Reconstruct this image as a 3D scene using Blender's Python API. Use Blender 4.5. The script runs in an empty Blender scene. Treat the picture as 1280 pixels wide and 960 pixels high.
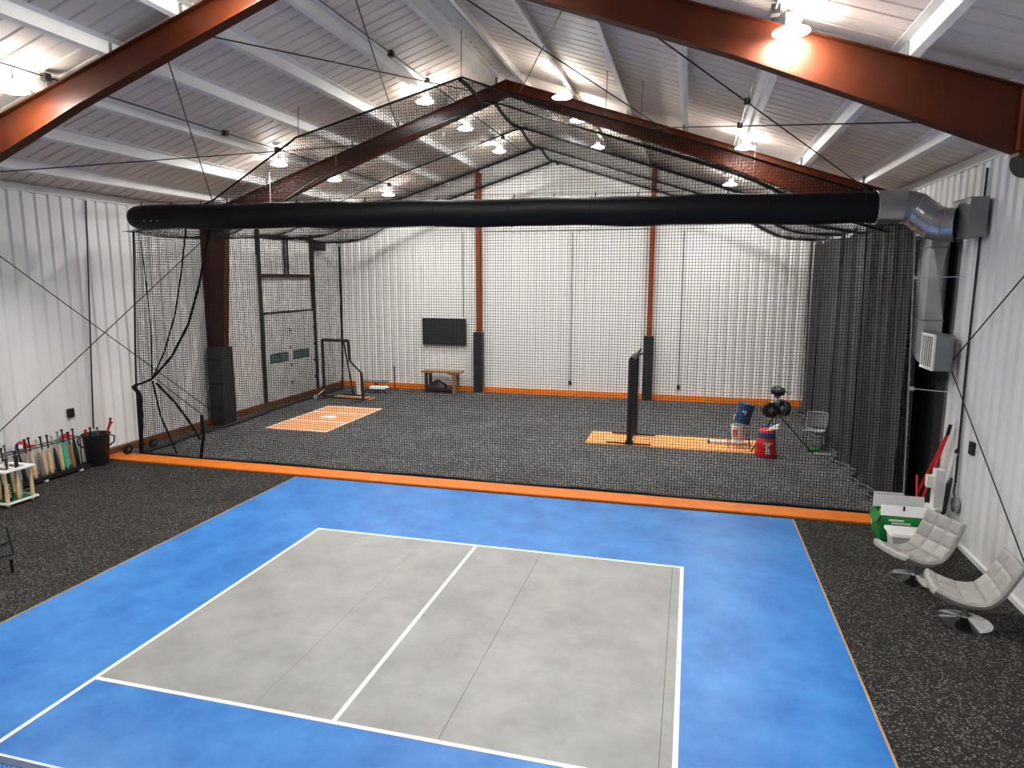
import bpy, math, random
from mathutils import Vector, Matrix
random.seed(7)
SC = bpy.context.scene
COL = SC.collection
PI = math.pi

# ---------------------------------------------------------------- camera, world, exposure
def rotm(yaw, pitch, roll):
    return Matrix.Rotation(yaw, 3, 'Z') @ Matrix.Rotation(pitch, 3, 'X') @ Matrix.Rotation(roll, 3, 'Y')
_R = rotm(0.2586878636812189, -0.1548660078330606, -0.0020610767484152102)
right, fwd, up = _R.col[0], _R.col[1], _R.col[2]
cam_d = bpy.data.cameras.new('camera'); cam = bpy.data.objects.new('camera', cam_d); COL.objects.link(cam)
cam_d.sensor_fit = 'HORIZONTAL'; cam_d.sensor_width = 36.0; cam_d.lens = 840.4046695 * 36.0 / 1280.0
cam_d.clip_end = 200
m = Matrix.Identity(4)
for i in range(3):
    m[i][0] = right[i]; m[i][1] = up[i]; m[i][2] = -fwd[i]
m[0][3], m[1][3], m[2][3] = 6.040784, -9.825128, 4.243626
cam.matrix_world = m
SC.camera = cam
w = bpy.data.worlds.new('world'); SC.world = w; w.use_nodes = True
w.node_tree.nodes['Background'].inputs[0].default_value = (.6, .65, .7, 1)
w.node_tree.nodes['Background'].inputs[1].default_value = 0.3
SC.view_settings.view_transform = 'Standard'; SC.view_settings.look = 'None'
SC.view_settings.gamma = 1.0; SC.view_settings.use_curve_mapping = False
SC.view_settings.exposure = 0.85
LAMP = 300.0      # radiance of a high bay lens

# ---------------------------------------------------------------- materials
def lin(c):
    return tuple((v / 12.92 if v <= .04045 else ((v + .055) / 1.055) ** 2.4) for v in [x / 255 for x in c])
MATS = {}
def mat(name, rgb, rough=.6, metal=0.0, var=.12, scale=6.0, bump=0.0, bscale=40.0, spec=.5, emit=0.0, stretch=None):
    if name in MATS: return MATS[name]
    M = bpy.data.materials.new(name); M.use_nodes = True; nt = M.node_tree; N = nt.nodes; L = nt.links
    b = N['Principled BSDF']; c = lin(rgb)
    b.inputs['Roughness'].default_value = rough; b.inputs['Metallic'].default_value = metal
    b.inputs['Specular IOR Level'].default_value = spec
    tc = N.new('ShaderNodeTexCoord'); src = tc.outputs['Object']
    if stretch:
        mp = N.new('ShaderNodeMapping'); mp.inputs['Scale'].default_value = stretch; L.new(src, mp.inputs[0]); src = mp.outputs[0]
    nz = N.new('ShaderNodeTexNoise'); nz.inputs['Scale'].default_value = scale; nz.inputs['Detail'].default_value = 4
    L.new(src, nz.inputs['Vector'])
    cr = N.new('ShaderNodeValToRGB')
    cr.color_ramp.elements[0].position = .3; cr.color_ramp.elements[1].position = .7
    cr.color_ramp.elements[0].color = tuple(v * (1 - var) for v in c) + (1,)
    cr.color_ramp.elements[1].color = tuple(min(1, v * (1 + var)) for v in c) + (1,)
    L.new(nz.outputs['Fac'], cr.inputs[0]); L.new(cr.outputs[0], b.inputs['Base Color'])
    if bump:
        n2 = N.new('ShaderNodeTexNoise'); n2.inputs['Scale'].default_value = bscale; L.new(src, n2.inputs['Vector'])
        bp = N.new('ShaderNodeBump'); bp.inputs['Strength'].default_value = bump; bp.inputs['Distance'].default_value = .01
        L.new(n2.outputs['Fac'], bp.inputs['Height']); L.new(bp.outputs[0], b.inputs['Normal'])
    if emit:
        b.inputs['Emission Color'].default_value = (1, .985, .95, 1); b.inputs['Emission Strength'].default_value = emit
    MATS[name] = M
    return M
def speckle(name, base, flecks, cell, frac, rough=.85):
    M = bpy.data.materials.new(name); M.use_nodes = True; nt = M.node_tree; N = nt.nodes; L = nt.links
    b = N['Principled BSDF']; b.inputs['Roughness'].default_value = rough; b.inputs['Specular IOR Level'].default_value = .25
    tc = N.new('ShaderNodeTexCoord')
    vo = N.new('ShaderNodeTexVoronoi'); vo.inputs['Scale'].default_value = 1 / cell; L.new(tc.outputs['Object'], vo.inputs['Vector'])
    sp = N.new('ShaderNodeSeparateColor'); L.new(vo.outputs['Color'], sp.inputs[0])
    cr = N.new('ShaderNodeValToRGB'); cr.color_ramp.interpolation = 'CONSTANT'
    E = cr.color_ramp.elements
    E[0].position = 0; E[0].color = lin(base) + (1,)
    E[1].position = 1 - frac; E[1].color = lin(flecks[0]) + (1,)
    for k, f in enumerate(flecks[1:]):
        e = E.new(1 - frac + frac * (k + 1) / len(flecks)); e.color = lin(f) + (1,)
    L.new(sp.outputs[0], cr.inputs[0])
    nz = N.new('ShaderNodeTexNoise'); nz.inputs['Scale'].default_value = .9; nz.inputs['Detail'].default_value = 5
    L.new(tc.outputs['Object'], nz.inputs['Vector'])
    mr = N.new('ShaderNodeMapRange'); mr.inputs[1].default_value = .3; mr.inputs[2].default_value = .7
    mr.inputs[3].default_value = .75; mr.inputs[4].default_value = 1.2; L.new(nz.outputs['Fac'], mr.inputs[0])
    mx = N.new('ShaderNodeMix'); mx.data_type = 'RGBA'; mx.blend_type = 'MULTIPLY'; mx.inputs[0].default_value = 1
    L.new(cr.outputs[0], mx.inputs[6]); L.new(mr.outputs[0], mx.inputs[7]); L.new(mx.outputs[2], b.inputs['Base Color'])
    MATS[name] = M
    return M
def court(name, dark, light, rough):
    M = mat(name, dark, rough=rough)
    nt = M.node_tree; N = nt.nodes; L = nt.links
    cr = [n for n in N if n.type == 'VALTORGB'][0]; nz = [n for n in N if n.type == 'TEX_NOISE'][0]
    nz.inputs['Scale'].default_value = 1.3; nz.inputs['Detail'].default_value = 9; nz.inputs['Roughness'].default_value = .68
    cr.color_ramp.elements[0].color = lin(dark) + (1,); cr.color_ramp.elements[1].color = lin(light) + (1,)
    return M

speckle('rubber', (29, 28, 27), [(50, 47, 45), (75, 70, 63), (110, 104, 96)], .016, .32)
speckle('turf_rubber', (48, 48, 50), [(74, 74, 75), (104, 104, 104), (140, 139, 137)], .018, .34)
court('court_blue', (18, 100, 182), (66, 142, 214), .42)
court('court_grey', (138, 138, 135), (166, 166, 162), .42)
mat('line_white', (238, 238, 236), .5, var=.03)
mat('orange_board', (232, 122, 22), .55, var=.1, scale=4)
mat('rust_steel', (68, 26, 6), .5, spec=.2, var=.2, scale=3)
mat('post_steel_lit', (130, 58, 20), .5, spec=.3, var=.15, scale=3)  # lighter copy of the frame steel, light on the posts put into the colour
mat('base_brown', (116, 62, 26), .6, var=.2, scale=4)
mat('wall_white', (226, 225, 223), .5, var=.03, scale=1.5, stretch=(1, 1, .3))
mat('roof_white', (228, 216, 206), .6, var=.07, scale=1.2)
mat('purlin_white', (226, 224, 220), .5, var=.06, scale=2)
mat('net_black', (16, 16, 17), .8, var=.1, spec=.2)
mat('net_grey', (84, 84, 82), .8, var=.15, spec=.3)
mat('rope_black', (12, 12, 12), .8, var=.1)
mat('rope_grey', (150, 150, 148), .7)
mat('windscreen', (84, 84, 82), .8, var=.35, scale=1.2, stretch=(1, 2, .15))
mat('tarp_black', (20, 20, 21), .7, var=.25, scale=2)
mat('fabric_black', (6, 7, 9), .55, var=.15, scale=3, bump=.2, bscale=20, spec=.25)
mat('galv', (176, 178, 178), .28, metal=.95, var=.12, scale=5)
mat('galv_dull', (140, 142, 142), .5, metal=.7, var=.12, scale=4)
mat('pad_black', (26, 26, 28), .5, var=.12)
mat('plastic_black', (18, 18, 19), .45, var=.1)
mat('steel_dark', (44, 40, 38), .5, metal=.3, var=.2)
mat('conduit', (92, 92, 92), .45, metal=.5)
mat('cable_dark', (40, 32, 28), .6)
mat('housing', (205, 206, 206), .4, var=.04)
mat('acrylic', (235, 236, 238), .3, var=.02, emit=LAMP * .13)
MATS['acrylic'].node_tree.nodes['Principled BSDF'].inputs['Emission Color'].default_value = (1, .94, .86, 1)
mat('lens', (250, 250, 250), .4, var=.01, emit=LAMP)
mat('screen_dark', (40, 41, 44), .3, var=.08)
mat('wood', (150, 108, 66), .6, var=.2, scale=8, stretch=(1, 1, .15))
mat('wood_light', (214, 184, 142), .55, var=.12, scale=8, stretch=(1, 1, .15))
mat('mat_orange', (238, 156, 106), .8, var=.08, scale=5)
mat('mat_tan', (222, 152, 90), .8, var=.1, scale=4)
mat('white_paint', (236, 236, 233), .5, var=.03)
mat('door_white', (205, 205, 203), .5, var=.04)
mat('glass_pane', (70, 100, 98), .15, var=.2, scale=3)
mat('leather', (160, 156, 150), .42, var=.09, scale=7, bump=.15, bscale=60)
mat('chrome', (220, 220, 220), .12, metal=1, var=.02)
mat('green_box', (10, 132, 52), .5, var=.06)
mat('red', (206, 24, 30), .5, var=.08)
mat('navy', (24, 62, 104), .5, var=.15)
mat('royal', (40, 60, 170), .5)
mat('orange', (236, 96, 30), .5)
mat('mint', (52, 190, 140), .4)
mat('grey_mid', (120, 120, 122), .4, metal=.4)
mat('silver', (190, 192, 196), .3, metal=.6)
mat('turf_green', (24, 100, 44), .9)
mat('teal', (30, 140, 150), .5)
mat('seam_dark', (70, 70, 68), .8)
mat('tan_edge', (168, 140, 108), .7)
mat('yellow_green', (190, 214, 60), .6)

# ---------------------------------------------------------------- mesh builder
ORG = {}
def V3(*a): return Vector(a)
class MB:
    def __init__(s): s.v = []; s.f = []
    def add(s, vs, fs):
        o = len(s.v); s.v += [tuple(p) for p in vs]; s.f += [tuple(i + o for i in f) for f in fs]; return s
    def hexa(s, p):   # 8 points: bottom 4 (ccw), top 4
        return s.add(p, [(3, 2, 1, 0), (4, 5, 6, 7), (0, 1, 5, 4), (1, 2, 6, 5), (2, 3, 7, 6), (3, 0, 4, 7)])
    def box(s, a, b):
        (x0, y0, z0), (x1, y1, z1) = a, b
        return s.hexa([(x0, y0, z0), (x1, y0, z0), (x1, y1, z0), (x0, y1, z0), (x0, y0, z1), (x1, y0, z1), (x1, y1, z1), (x0, y1, z1)])
    def beam(s, a, b, w, h, upv=(0, 0, 1)):
        a, b = Vector(a), Vector(b); d = (b - a).normalized(); u = Vector(upv)
        r = d.cross(u)
        if r.length < 1e-4: r = d.cross(Vector((1, 0, 0)))
        r.normalize(); u = r.cross(d)
        P = []
        for e in (a, b):
            P.append([e - r * w / 2 - u * h / 2, e + r * w / 2 - u * h / 2, e + r * w / 2 + u * h / 2, e - r * w / 2 + u * h / 2])
        return s.add(P[0] + P[1], [(0, 1, 2, 3), (7, 6, 5, 4), (0, 4, 5, 1), (1, 5, 6, 2), (2, 6, 7, 3), (3, 7, 4, 0)])
    def tube(s, pts, r, n=8, cap=True, closed=False):
        pts = [Vector(p) for p in pts]; k = len(pts); rs = r if isinstance(r, (list, tuple)) else [r] * k
        base = len(s.v); pu = None
        for i, p in enumerate(pts):
            if closed: d = pts[(i + 1) % k] - pts[i - 1]
            else: d = pts[min(i + 1, k - 1)] - pts[max(i - 1, 0)]
            d.normalize()
            if pu is None:
                pu = Vector((0, 0, 1)) if abs(d.z) < .9 else Vector((1, 0, 0))
            a = d.cross(pu); a.normalize(); pu = a.cross(d)
            for j in range(n):
                t = 2 * PI * j / n; q = p + (a * math.cos(t) + pu * math.sin(t)) * rs[i]; s.v.append(tuple(q))
        for i in range(k if closed else k - 1):
            i2 = (i + 1) % k
            for j in range(n):
                j2 = (j + 1) % n
                s.f.append((base + i * n + j, base + i * n + j2, base + i2 * n + j2, base + i2 * n + j))
        if cap and not closed:
            s.f.append(tuple(base + j for j in range(n))[::-1]); s.f.append(tuple(base + (k - 1) * n + j for j in range(n)))
        return s
    def lathe(s, prof, c=(0, 0, 0), n=20):
        base = len(s.v); k = len(prof)
        for (r, z) in prof:
            for j in range(n):
                t = 2 * PI * j / n; s.v.append((c[0] + r * math.cos(t), c[1] + r * math.sin(t), c[2] + z))
        for i in range(k - 1):
            for j in range(n):
                j2 = (j + 1) % n
                s.f.append((base + i * n + j, base + i * n + j2, base + (i + 1) * n + j2, base + (i + 1) * n + j))
        if prof[0][0] > 1e-4: s.f.append(tuple(base + j for j in range(n))[::-1])
        if prof[-1][0] > 1e-4: s.f.append(tuple(base + (k - 1) * n + j for j in range(n)))
        return s
    def prism(s, poly, d):    # poly: list of 3d points, extruded by d
        n = len(poly); d = Vector(d); P = [Vector(p) for p in poly]
        vs = P + [p + d for p in P]
        return s.add(vs, [tuple(range(n))[::-1], tuple(range(n, 2 * n))] + [(i, (i + 1) % n, n + (i + 1) % n, n + i) for i in range(n)])
    def grid(s, rows):
        base = len(s.v); h = len(rows); wd = len(rows[0])
        for r in rows: s.v += [tuple(p) for p in r]
        for i in range(h - 1):
            for j in range(wd - 1):
                s.f.append((base + i * wd + j, base + i * wd + j + 1, base + (i + 1) * wd + j + 1, base + (i + 1) * wd + j))
        return s
    def xf(s, M):
        s.v = [tuple(M @ Vector(p)) for p in s.v]; return s
    def mesh(s, name, material, smooth=False, org=(0, 0, 0)):
        me = bpy.data.meshes.new(name)
        me.from_pydata([(p[0] - org[0], p[1] - org[1], p[2] - org[2]) for p in s.v], [], s.f)
        me.materials.append(MATS[material]); me.update()
        if smooth:
            me.polygons.foreach_set('use_smooth', [True] * len(me.polygons))
            try: me.set_sharp_from_angle(angle=math.radians(40))
            except Exception: pass
        return me
    def build(s, name, material, parent=None, smooth=False, org=None):
        po = ORG.get(parent.name, (0, 0, 0)) if parent else (0, 0, 0)
        if org is None: org = po
        o = bpy.data.objects.new(name, s.mesh(name, material, smooth, org)); COL.objects.link(o)
        o.location = tuple(org[i] - po[i] for i in range(3)); ORG[o.name] = org
        if parent: o.parent = parent
        return o
def tag(o, label, cat, group=None):
    o['label'] = label; o['category'] = cat
    if group: o['group'] = group
    return o
def thing(name, loc, label, cat, group=None):
    o = bpy.data.objects.new(name, None); COL.objects.link(o); o.empty_display_size = .2
    o.location = loc; ORG[o.name] = tuple(loc)
    return tag(o, label, cat, group)
def struct(o): o['kind'] = 'structure'; return o
def stuff(o): o['kind'] = 'stuff'; return o
def copy_tree(o, parent=None):
    c = o.copy(); COL.objects.link(c); c.parent = parent
    if parent: c.matrix_parent_inverse = o.matrix_parent_inverse
    for ch in o.children: copy_tree(ch, c)
    return c
def instance(me, name, parent, loc=(0, 0, 0)):
    o = bpy.data.objects.new(name, me); COL.objects.link(o); o.parent = parent; o.location = loc; return o
def text_mesh(txt, size, material, name, extrude=.002):
    cu = bpy.data.curves.new(name, 'FONT'); cu.body = txt; cu.size = size; cu.extrude = extrude
    cu.align_x = 'CENTER'; cu.align_y = 'CENTER'
    t = bpy.data.objects.new(name, cu); COL.objects.link(t)
    dg = bpy.context.evaluated_depsgraph_get(); me = bpy.data.meshes.new_from_object(t.evaluated_get(dg))
    bpy.data.objects.remove(t); bpy.data.curves.remove(cu)
    me.materials.clear(); me.materials.append(MATS[material]); me.name = name
    return me

# ---------------------------------------------------------------- building shell
XL, XR, XC, YB, YF = -7.55, 10.45, 1.5, 14.4, -16.1
SL = 1 / 3.0
def ztop(x): return 9.0 - SL * abs(x - XC)       # top of rafters
def zdeck(x): return ztop(x) + .2

flr = struct(MB().box((XL - .2, YF - .2, -.3), (XR + .2, YB + .2, 0)).build('floor', 'rubber'))
# floor finish inside the cage
MB().box((XL, 3.25, 0), (XR, YB - .0, .004)).build('cage_turf', 'turf_rubber', flr)
# court
BX0, BX1, BY0, BY1 = -2.07, 7.95, -12.0, 2.6
MB().box((BX0, BY0, 0), (BX1, BY1, .006)).build('court_surface', 'court_blue', flr)
W_, D_ = 6.096, 4.572
def cl(x0, y0, x1, y1, nm='court_line', mt='line_white', z0=.006, z1=.0095): return MB().box((x0, y0, z0), (x1, y1, z1)).build(nm, mt, flr)

for a, b in [(.05, 1.955), (1.958, 3.93), (3.936, 5.93), (5.936, 6.046)]:
    for yy0, yy1 in [(-D_ + .05, -.05)]:
        cl(a, yy0, b, yy1, 'service_court', 'court_grey', .006, .0085)
cl(.05, -D_ + .05, 6.046, -.05, 'court_seam', 'seam_dark', .006, .0072)
cl(0, -8.83, .05, 0); cl(W_ - .05, -8.83, W_, 0); cl(.05, -.05, W_ - .05, 0)
cl(.05, -D_, W_ - .05, -D_ + .05); cl(2.835, -D_ + .05, 2.885, -.05, z1=.0100)
cl(.05, -8.88, W_ - .05, -8.83)
for x in (BX0 - .025, BX1):
    cl(x, BY0, x + .025, BY1, 'edge_strip', 'tan_edge', 0, .009)
# orange kick board across the front of the cage
MB().box((XL + .05, 2.7, 0), (XR - .02, 3.2, .03)).build('orange_border', 'orange_board', flr)

def panel_profile(width, pitch=.3048, depth=.04, a=.065, b=.03):
    pts = [(0, 0)]; n = max(1, int(round(width / pitch))); p = width / n
    for k in range(n):
        c = k * p + p * .5
        pts += [(c - a, 0), (c - b, depth), (c + b, depth), (c + a, 0)]
    pts.append((width, 0)); return pts
PW = .9144
# side walls
def side_wall(name, x, sgn):
    wl = struct(MB().box((x if sgn > 0 else x - .2, YF - .2, 0), (x + .2 if sgn > 0 else x, YB + .2, zdeck(x) + .25)).build(name, 'wall_white'))
    prof = panel_profile(PW); z1 = zdeck(x) - .02
    xi = x - sgn * .06
    mb = MB(); mb.grid([[(xi + sgn * d, t, .0) for t, d in prof], [(xi + sgn * d, t, z1) for t, d in prof]])
    if sgn < 0: mb.f = [f[::-1] for f in mb.f]
    me = mb.mesh('wall_panel', 'wall_white')
    y = YB - PW
    while y > YF - .1:
        instance(me, 'wall_panel', wl, (0, y, 0)); y -= PW + .0015
    return wl
wall_l = side_wall('wall_left', XL, -1); wall_r = side_wall('wall_right', XR, 1)
def end_wall(name, y, sgn):
    ya, yb = (y, y + .2) if sgn > 0 else (y - .2, y)
    P = [(XL - .2, ya, 0), (XR + .2, ya, 0), (XR + .2, ya, zdeck(XR + .2) + .1), (XC, ya, zdeck(XC) + .1), (XL - .2, ya, zdeck(XL - .2) + .1)]
    wl = struct(MB().prism(P, (0, yb - ya, 0)).build(name, 'wall_white'))
    yi = y - sgn * .06; x = XL + .02; k = 0
    while x < XR - .05:
        wdt = min(PW, XR - .02 - x); prof = panel_profile(wdt)
        mb = MB(); mb.grid([[(x + t, yi + sgn * d, 0) for t, d in prof], [(x + t, yi + sgn * d, zdeck(x + t) - .02) for t, d in prof]])
        if sgn > 0: mb.f = [f[::-1] for f in mb.f]
        mb.build('wall_panel', 'wall_white', wl); x += PW + .0015
    return wl
wall_b = end_wall('wall_back', YB, 1); wall_f = end_wall('wall_front', YF, -1)

# roof
P = [(XL - .3, YF - .3, zdeck(XL - .3) + .12), (XC, YF - .3, zdeck(XC) + .12), (XR + .3, YF - .3, zdeck(XR + .3) + .12),
     (XR + .3, YF - .3, zdeck(XR + .3) + .3), (XC, YF - .3, zdeck(XC) + .3), (XL - .3, YF - .3, zdeck(XL - .3) + .3)]
ceil = struct(MB().prism(P, (0, YB - YF + .6, 0)).build('ceiling', 'roof_white'))
prof = panel_profile(PW, depth=.035, a=.024, b=.014)
for xa, xb in ((XL, XC), (XC, XR)):
    mb = MB(); mb.grid([[(xa, t, zdeck(xa) + d) for t, d in prof], [(xb, t, zdeck(xb) + d) for t, d in prof]])
    me = mb.mesh('roof_panel', 'roof_white')
    y = YB - PW
    while y > YF - .1:
        instance(me, 'roof_panel', ceil, (0, y, 0)); y -= PW + .0015
PUR = [1.22 - 1.3 * k for k in range(7)] + [1.9 + 1.28 * k for k in range(7)]
for x in PUR:      # Z sections
    s = -1 if x < XC else 1; sl = -SL * s
    def pt(dx, dz): return (x + dx, YF, ztop(x) + sl * dx + dz)
    t = .012; wv = .09 * s
    P = [pt(0, 0), pt(wv, 0), pt(wv, t), pt(t * s, t), pt(t * s, .2 - t), pt(t * s, .2), pt(-wv, .2), pt(-wv, .2 - t), pt(0, .2 - t)]
    mb = MB(); mb.prism(P, (0, YB - YF, 0)); mb.build('purlin', 'purlin_white', ceil)
    mb = MB()
    for fy in (6.8, -.82, -8.44):
        mb.beam((x - .03 * s, fy - .05, ztop(x) + .01), (x - .03 * s, fy - .05, ztop(x) + .17), .05, .012, (0, 1, 0))
    mb.build('purlin_clip', 'galv_dull', ceil)
MB().box((XC - .12, YF, zdeck(XC) - .06), (XC + .12, YB, zdeck(XC) + .0)).build('ridge_cap', 'purlin_white', ceil)
for x, s in ((XL, 1), (XR, -1)):
    MB().box((min(x, x + s * .09), YF, zdeck(x) - .16), (max(x, x + s * .09), YB, zdeck(x) + .0)).build('eave_strut', 'purlin_white', ceil)

# base boards in the cage
struct(MB().box((XL + .06, YB - .16, .004), (XR, YB - .06, .2)).build('baseboard_back', 'orange_board'))
struct(MB().box((XL + .06, 2.75, 0), (XL + .18, YB - .17, .17)).build('baseboard_left', 'base_brown'))
struct(MB().box((XR - .12, -3.5, 0), (XR - .061, 3.3, .07)).build('baseboard_right', 'white_paint'))

# ---------------------------------------------------------------- steel frames
def rdepth(x):
    a = abs(x - XC)
    if a < 4.9: return .36 + .10 * a / 4.9
    return .46 + .30 * (a - 4.9) / 4.1
def frame(y, label):
    f = thing('steel_frame', (XC, y, 0), label, 'steel frame', 'steel portal frames of the hall')
    for s in (-1, 1):
        xe = XL + .12 if s < 0 else XR - .12
        xs = [XC, XC + s * 2.45, XC + s * 4.9, XC + s * 6.8, xe]
        top = [(x, y, ztop(x)) for x in xs]; bot = [(x, y, ztop(x) - rdepth(x)) for x in xs]
        mb = MB()
        for i in range(len(xs) - 1):
            a0, a1, b0, b1 = bot[i], bot[i + 1], top[i], top[i + 1]
            for dy in (-.01,):
                q = [(p[0], p[1] + dy, p[2]) for p in (a0, a1, b1, b0)]
                mb.prism(q, (0, .02, 0))
        r = mb.build('rafter', 'rust_steel', f)
        for line, dz in ((bot, -.008), (top, -.008)):
            mb = MB()
            for i in range(len(xs) - 1):
                p, q = line[i], line[i + 1]
                mb.beam((p[0], y, p[2] + dz), (q[0], y, q[2] + dz), .2, .016)
            mb.build('flange', 'rust_steel', r)
        for xp in (XC + s * .012, xe - s * .85):
            MB().box((xp - .012, y - .1, ztop(xp) - rdepth(xp) - (.05 if abs(xp - XC) > 1 else 0)), (xp + .012, y + .1, ztop(xp) - .02)).build('splice_plate', 'rust_steel', r)
        # column: vertical outer flange, inner flange leaning in
        xo = XL + .1 if s < 0 else XR - .1
        xb_, xt_ = (xo + .36, xo + .80) if s < 0 else (xo - .15, xo - .60)
        zt = ztop(xt_) - .05
        mb = MB()
        q = [(xo, y - .01, 0), (xb_, y - .01, 0), (xt_, y - .01, zt), (xo, y - .01, ztop(xo) - .03)]
        mb.prism(q, (0, .02, 0))
        c = mb.build('column', 'rust_steel', f)
        MB().beam((xb_, y, 0.0), (xt_, y, ztop(xt_) - rdepth(xt_)), .2, .018, (1, 0, 0)).build('flange', 'rust_steel', c)
        MB().beam((xo, y, 0.0), (xo, y, ztop(xo) - .06), .2, .018, (1, 0, 0)).build('flange', 'rust_steel', c)
        MB().box((min(xo, xb_) - .05, y - .14, 0), (max(xo, xb_) + .05, y + .14, .02)).build('base_plate', 'rust_steel', c)
    return f
frame(6.8, 'rust brown steel frame inside the netted cage, behind the black duct')
frame(-.82, 'rust brown steel frame crossing the top of the photo in front of the nets')
frame(-8.44, 'rust brown steel frame overhead near the viewer')
for k, (x, lb) in enumerate([(-1.6, 'slim orange steel post on the back wall, beside the screen'), (4.66, 'slim orange steel post on the back wall, farther from the screen')]):
    t = thing('wall_post', (x, 14.22, 0), lb, 'post', 'orange posts on the back wall')
    zt = zdeck(x) - .03
    MB().box((x - .085, 14.13, .2), (x + .085, 14.145, zt)).build('flange', 'post_steel_lit', t)
    MB().box((x - .01, 14.145, .2), (x + .01, 14.3, zt)).build('web', 'post_steel_lit', t)
    MB().box((x - .085, 14.3, .2), (x + .085, 14.335, zt)).build('flange', 'post_steel_lit', t)
    p = thing('post_pad', (x, 14.1, 0), 'tall black safety pad wrapped on the orange post ' + ('nearer the screen' if k == 0 else 'behind the edge-on pitching screen'), 'safety pad', 'black post pads')
    mb = MB(); mb.box((x - .165, 14.0, .02), (x + .165, 14.125, 2.28)); mb.box((x - .165, 14.125, .21), (x - .09, 14.3, 2.28)); mb.box((x + .09, 14.125, .21), (x + .165, 14.3, 2.28))
    b = mb.build('pad', 'pad_black', p)
    for z in (.55, 1.1, 1.65, 2.15): MB().box((x - .17, 13.995, z), (x + .17, 14.0, z + .04)).build('strap', 'rope_black', p)
cp = thing('column_pad', (-7.2, 6.6, 0), 'wide black safety pad around the foot of the left steel column', 'safety pad')
mb = MB(); mb.box((-7.36, 6.52, .005), (-6.9, 6.68, 2.28)); mb.box((-6.99, 6.68, .005), (-6.9, 7.05, 2.28)); mb.build('pad', 'pad_black', cp)
for z in (.5, 1.2, 1.9): MB().box((-7.37, 6.512, z), (-6.89, 6.52, z + .05)).build('strap', 'rope_black', cp)

# bracing rods
def rod(a, b, label, r=.011, nm='brace_rod', cat='brace rod', mt='cable_dark', group=None):
    o = MB().tube([a, b], r, 6).build(nm, mt, None, org=a); return tag(o, label, cat, group)
rod((-7.33, -.72, .5), (-7.05, 6.7, 5.55), 'thin dark brace rod rising to the right across the left wall')
rod((-7.0, -.72, 5.55), (-7.42, 6.72, .35), 'thin dark brace rod falling to the right across the left wall')
rod((10.32, -.72, 5.2), (10.31, 6.7, .5), 'thin dark brace rod running down toward the netting on the right wall')
rod((10.33, -.72, .3), (10.3, 6.7, 5.3), 'rusty brace rod running down toward the viewer on the right wall')
def zr(x): return ztop(x) - .2
rods = [((-1.35, -.82), (1.1, 6.7), 'brace rod under the left roof reaching the ridge of the caged frame'),
        ((-1.75, -.82), (-6.6, 6.3), 'brace rod under the left roof dropping steeply behind the duct'),
        ((1.1, -.5), (-1.3, 6.7), 'brace rod under the left roof crossing just left of the net peak'),
        ((-6.9, -.6), (-1.9, 6.7), 'nearly level brace rod under the lower left roof'),
        ((1.9, -.6), (5.6, 6.7), 'brace rod under the right roof crossing beside the net peak'),
        ((4.35, -.6), (1.85, 6.7), 'short steep brace rod right of the roof peak'),
        ((4.9, -.75), (9.7, 6.5), 'long brace rod under the right roof ending above the metal duct elbow'),
        ((9.9, -.75), (4.8, 6.7), 'level brace rod under the lower right roof')]
for a, b, lb in rods: rod((a[0], a[1], zr(a[0])), (b[0], b[1], zr(b[0])), lb, .012)

# ---------------------------------------------------------------- high bay lights
def light_proto():
    t = thing('high_bay_light', (0, 0, 0), '', 'ceiling light', 'high bay lights of the hall')
    MB().tube([(0, 0, .13), (0, 0, .36)], .008, 6).build('hanger', 'conduit', t)
    MB().lathe([(.0, .15), (.05, .15), (.065, .13), (.065, .06), (.05, .05)], n=16).build('driver', 'housing', t, True)
    MB().lathe([(.05, .06), (.09, .05), (.2, -.005), (.205, -.02), (.19, -.02), (.185, -.01), (.08, .04), (.05, .05)], n=28).build('shade', 'acrylic', t, True)
    MB().lathe([(.188, -.012), (.17, -.03), (.11, -.045), (.0, -.05)], n=28).build('lens', 'lens', t, True)
    return t
lp = light_proto(); first = True
ROWS = [(-3.98, 7.05, [-7.6, None, -1.4, 5.42, 8.1, 11.7], 'lowest left row'), (-.08, 8.28, [None, None, -1.4, 5.4, 8.3, 11.65], 'row left of the ridge'),
        (3.18, 8.1, [None, None, -1.2, 5.1, 7.3, 10.8], 'row right of the ridge'), (7.02, 7.06, [-7.6, None, -1.05, 6.05, 8.67, 11.95], 'lowest right row')]  # unseen inner and nearest lamps outside the netting added to set court light falloff
WORDS = ['behind the viewer', 'just behind the viewer', 'outside the netting', 'first inside the netting', 'second inside the netting', 'farthest inside the netting']
for x, z, ys, rn in ROWS:
    for k, y in enumerate(ys):
        if y is None: continue
        o = lp if first else copy_tree(lp)
        first = False
        o.location = (x, y, z); o['label'] = 'round high bay light, %s, %s' % (rn, WORDS[k])
# conduits feeding the lights, on the purlins
for x, y0, lb in [(-3.86, 14.2, 'dark conduit with junction boxes along the purlin of the left lights'), (.05, 14.2, 'dark conduit along the purlin left of the ridge'), (6.9, 14.2, 'dark conduit along the purlin of the right lights')]:
    z = ztop(x) + .12
    t = thing('conduit', (x, 0, z), lb, 'conduit')
    xo = x + (.06 if x < XC else -.06)
    MB().tube([(xo, YF + .1, z), (xo, y0, z)], .016, 6).build('pipe', 'conduit', t)
    for y in (-1.0, 3.2, 5.1, 7.9, 11.4): MB().box((xo - .05, y - .05, z - .06), (xo + .05, y + .06, z + .05)).build('junction_box', 'steel_dark', t)

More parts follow.
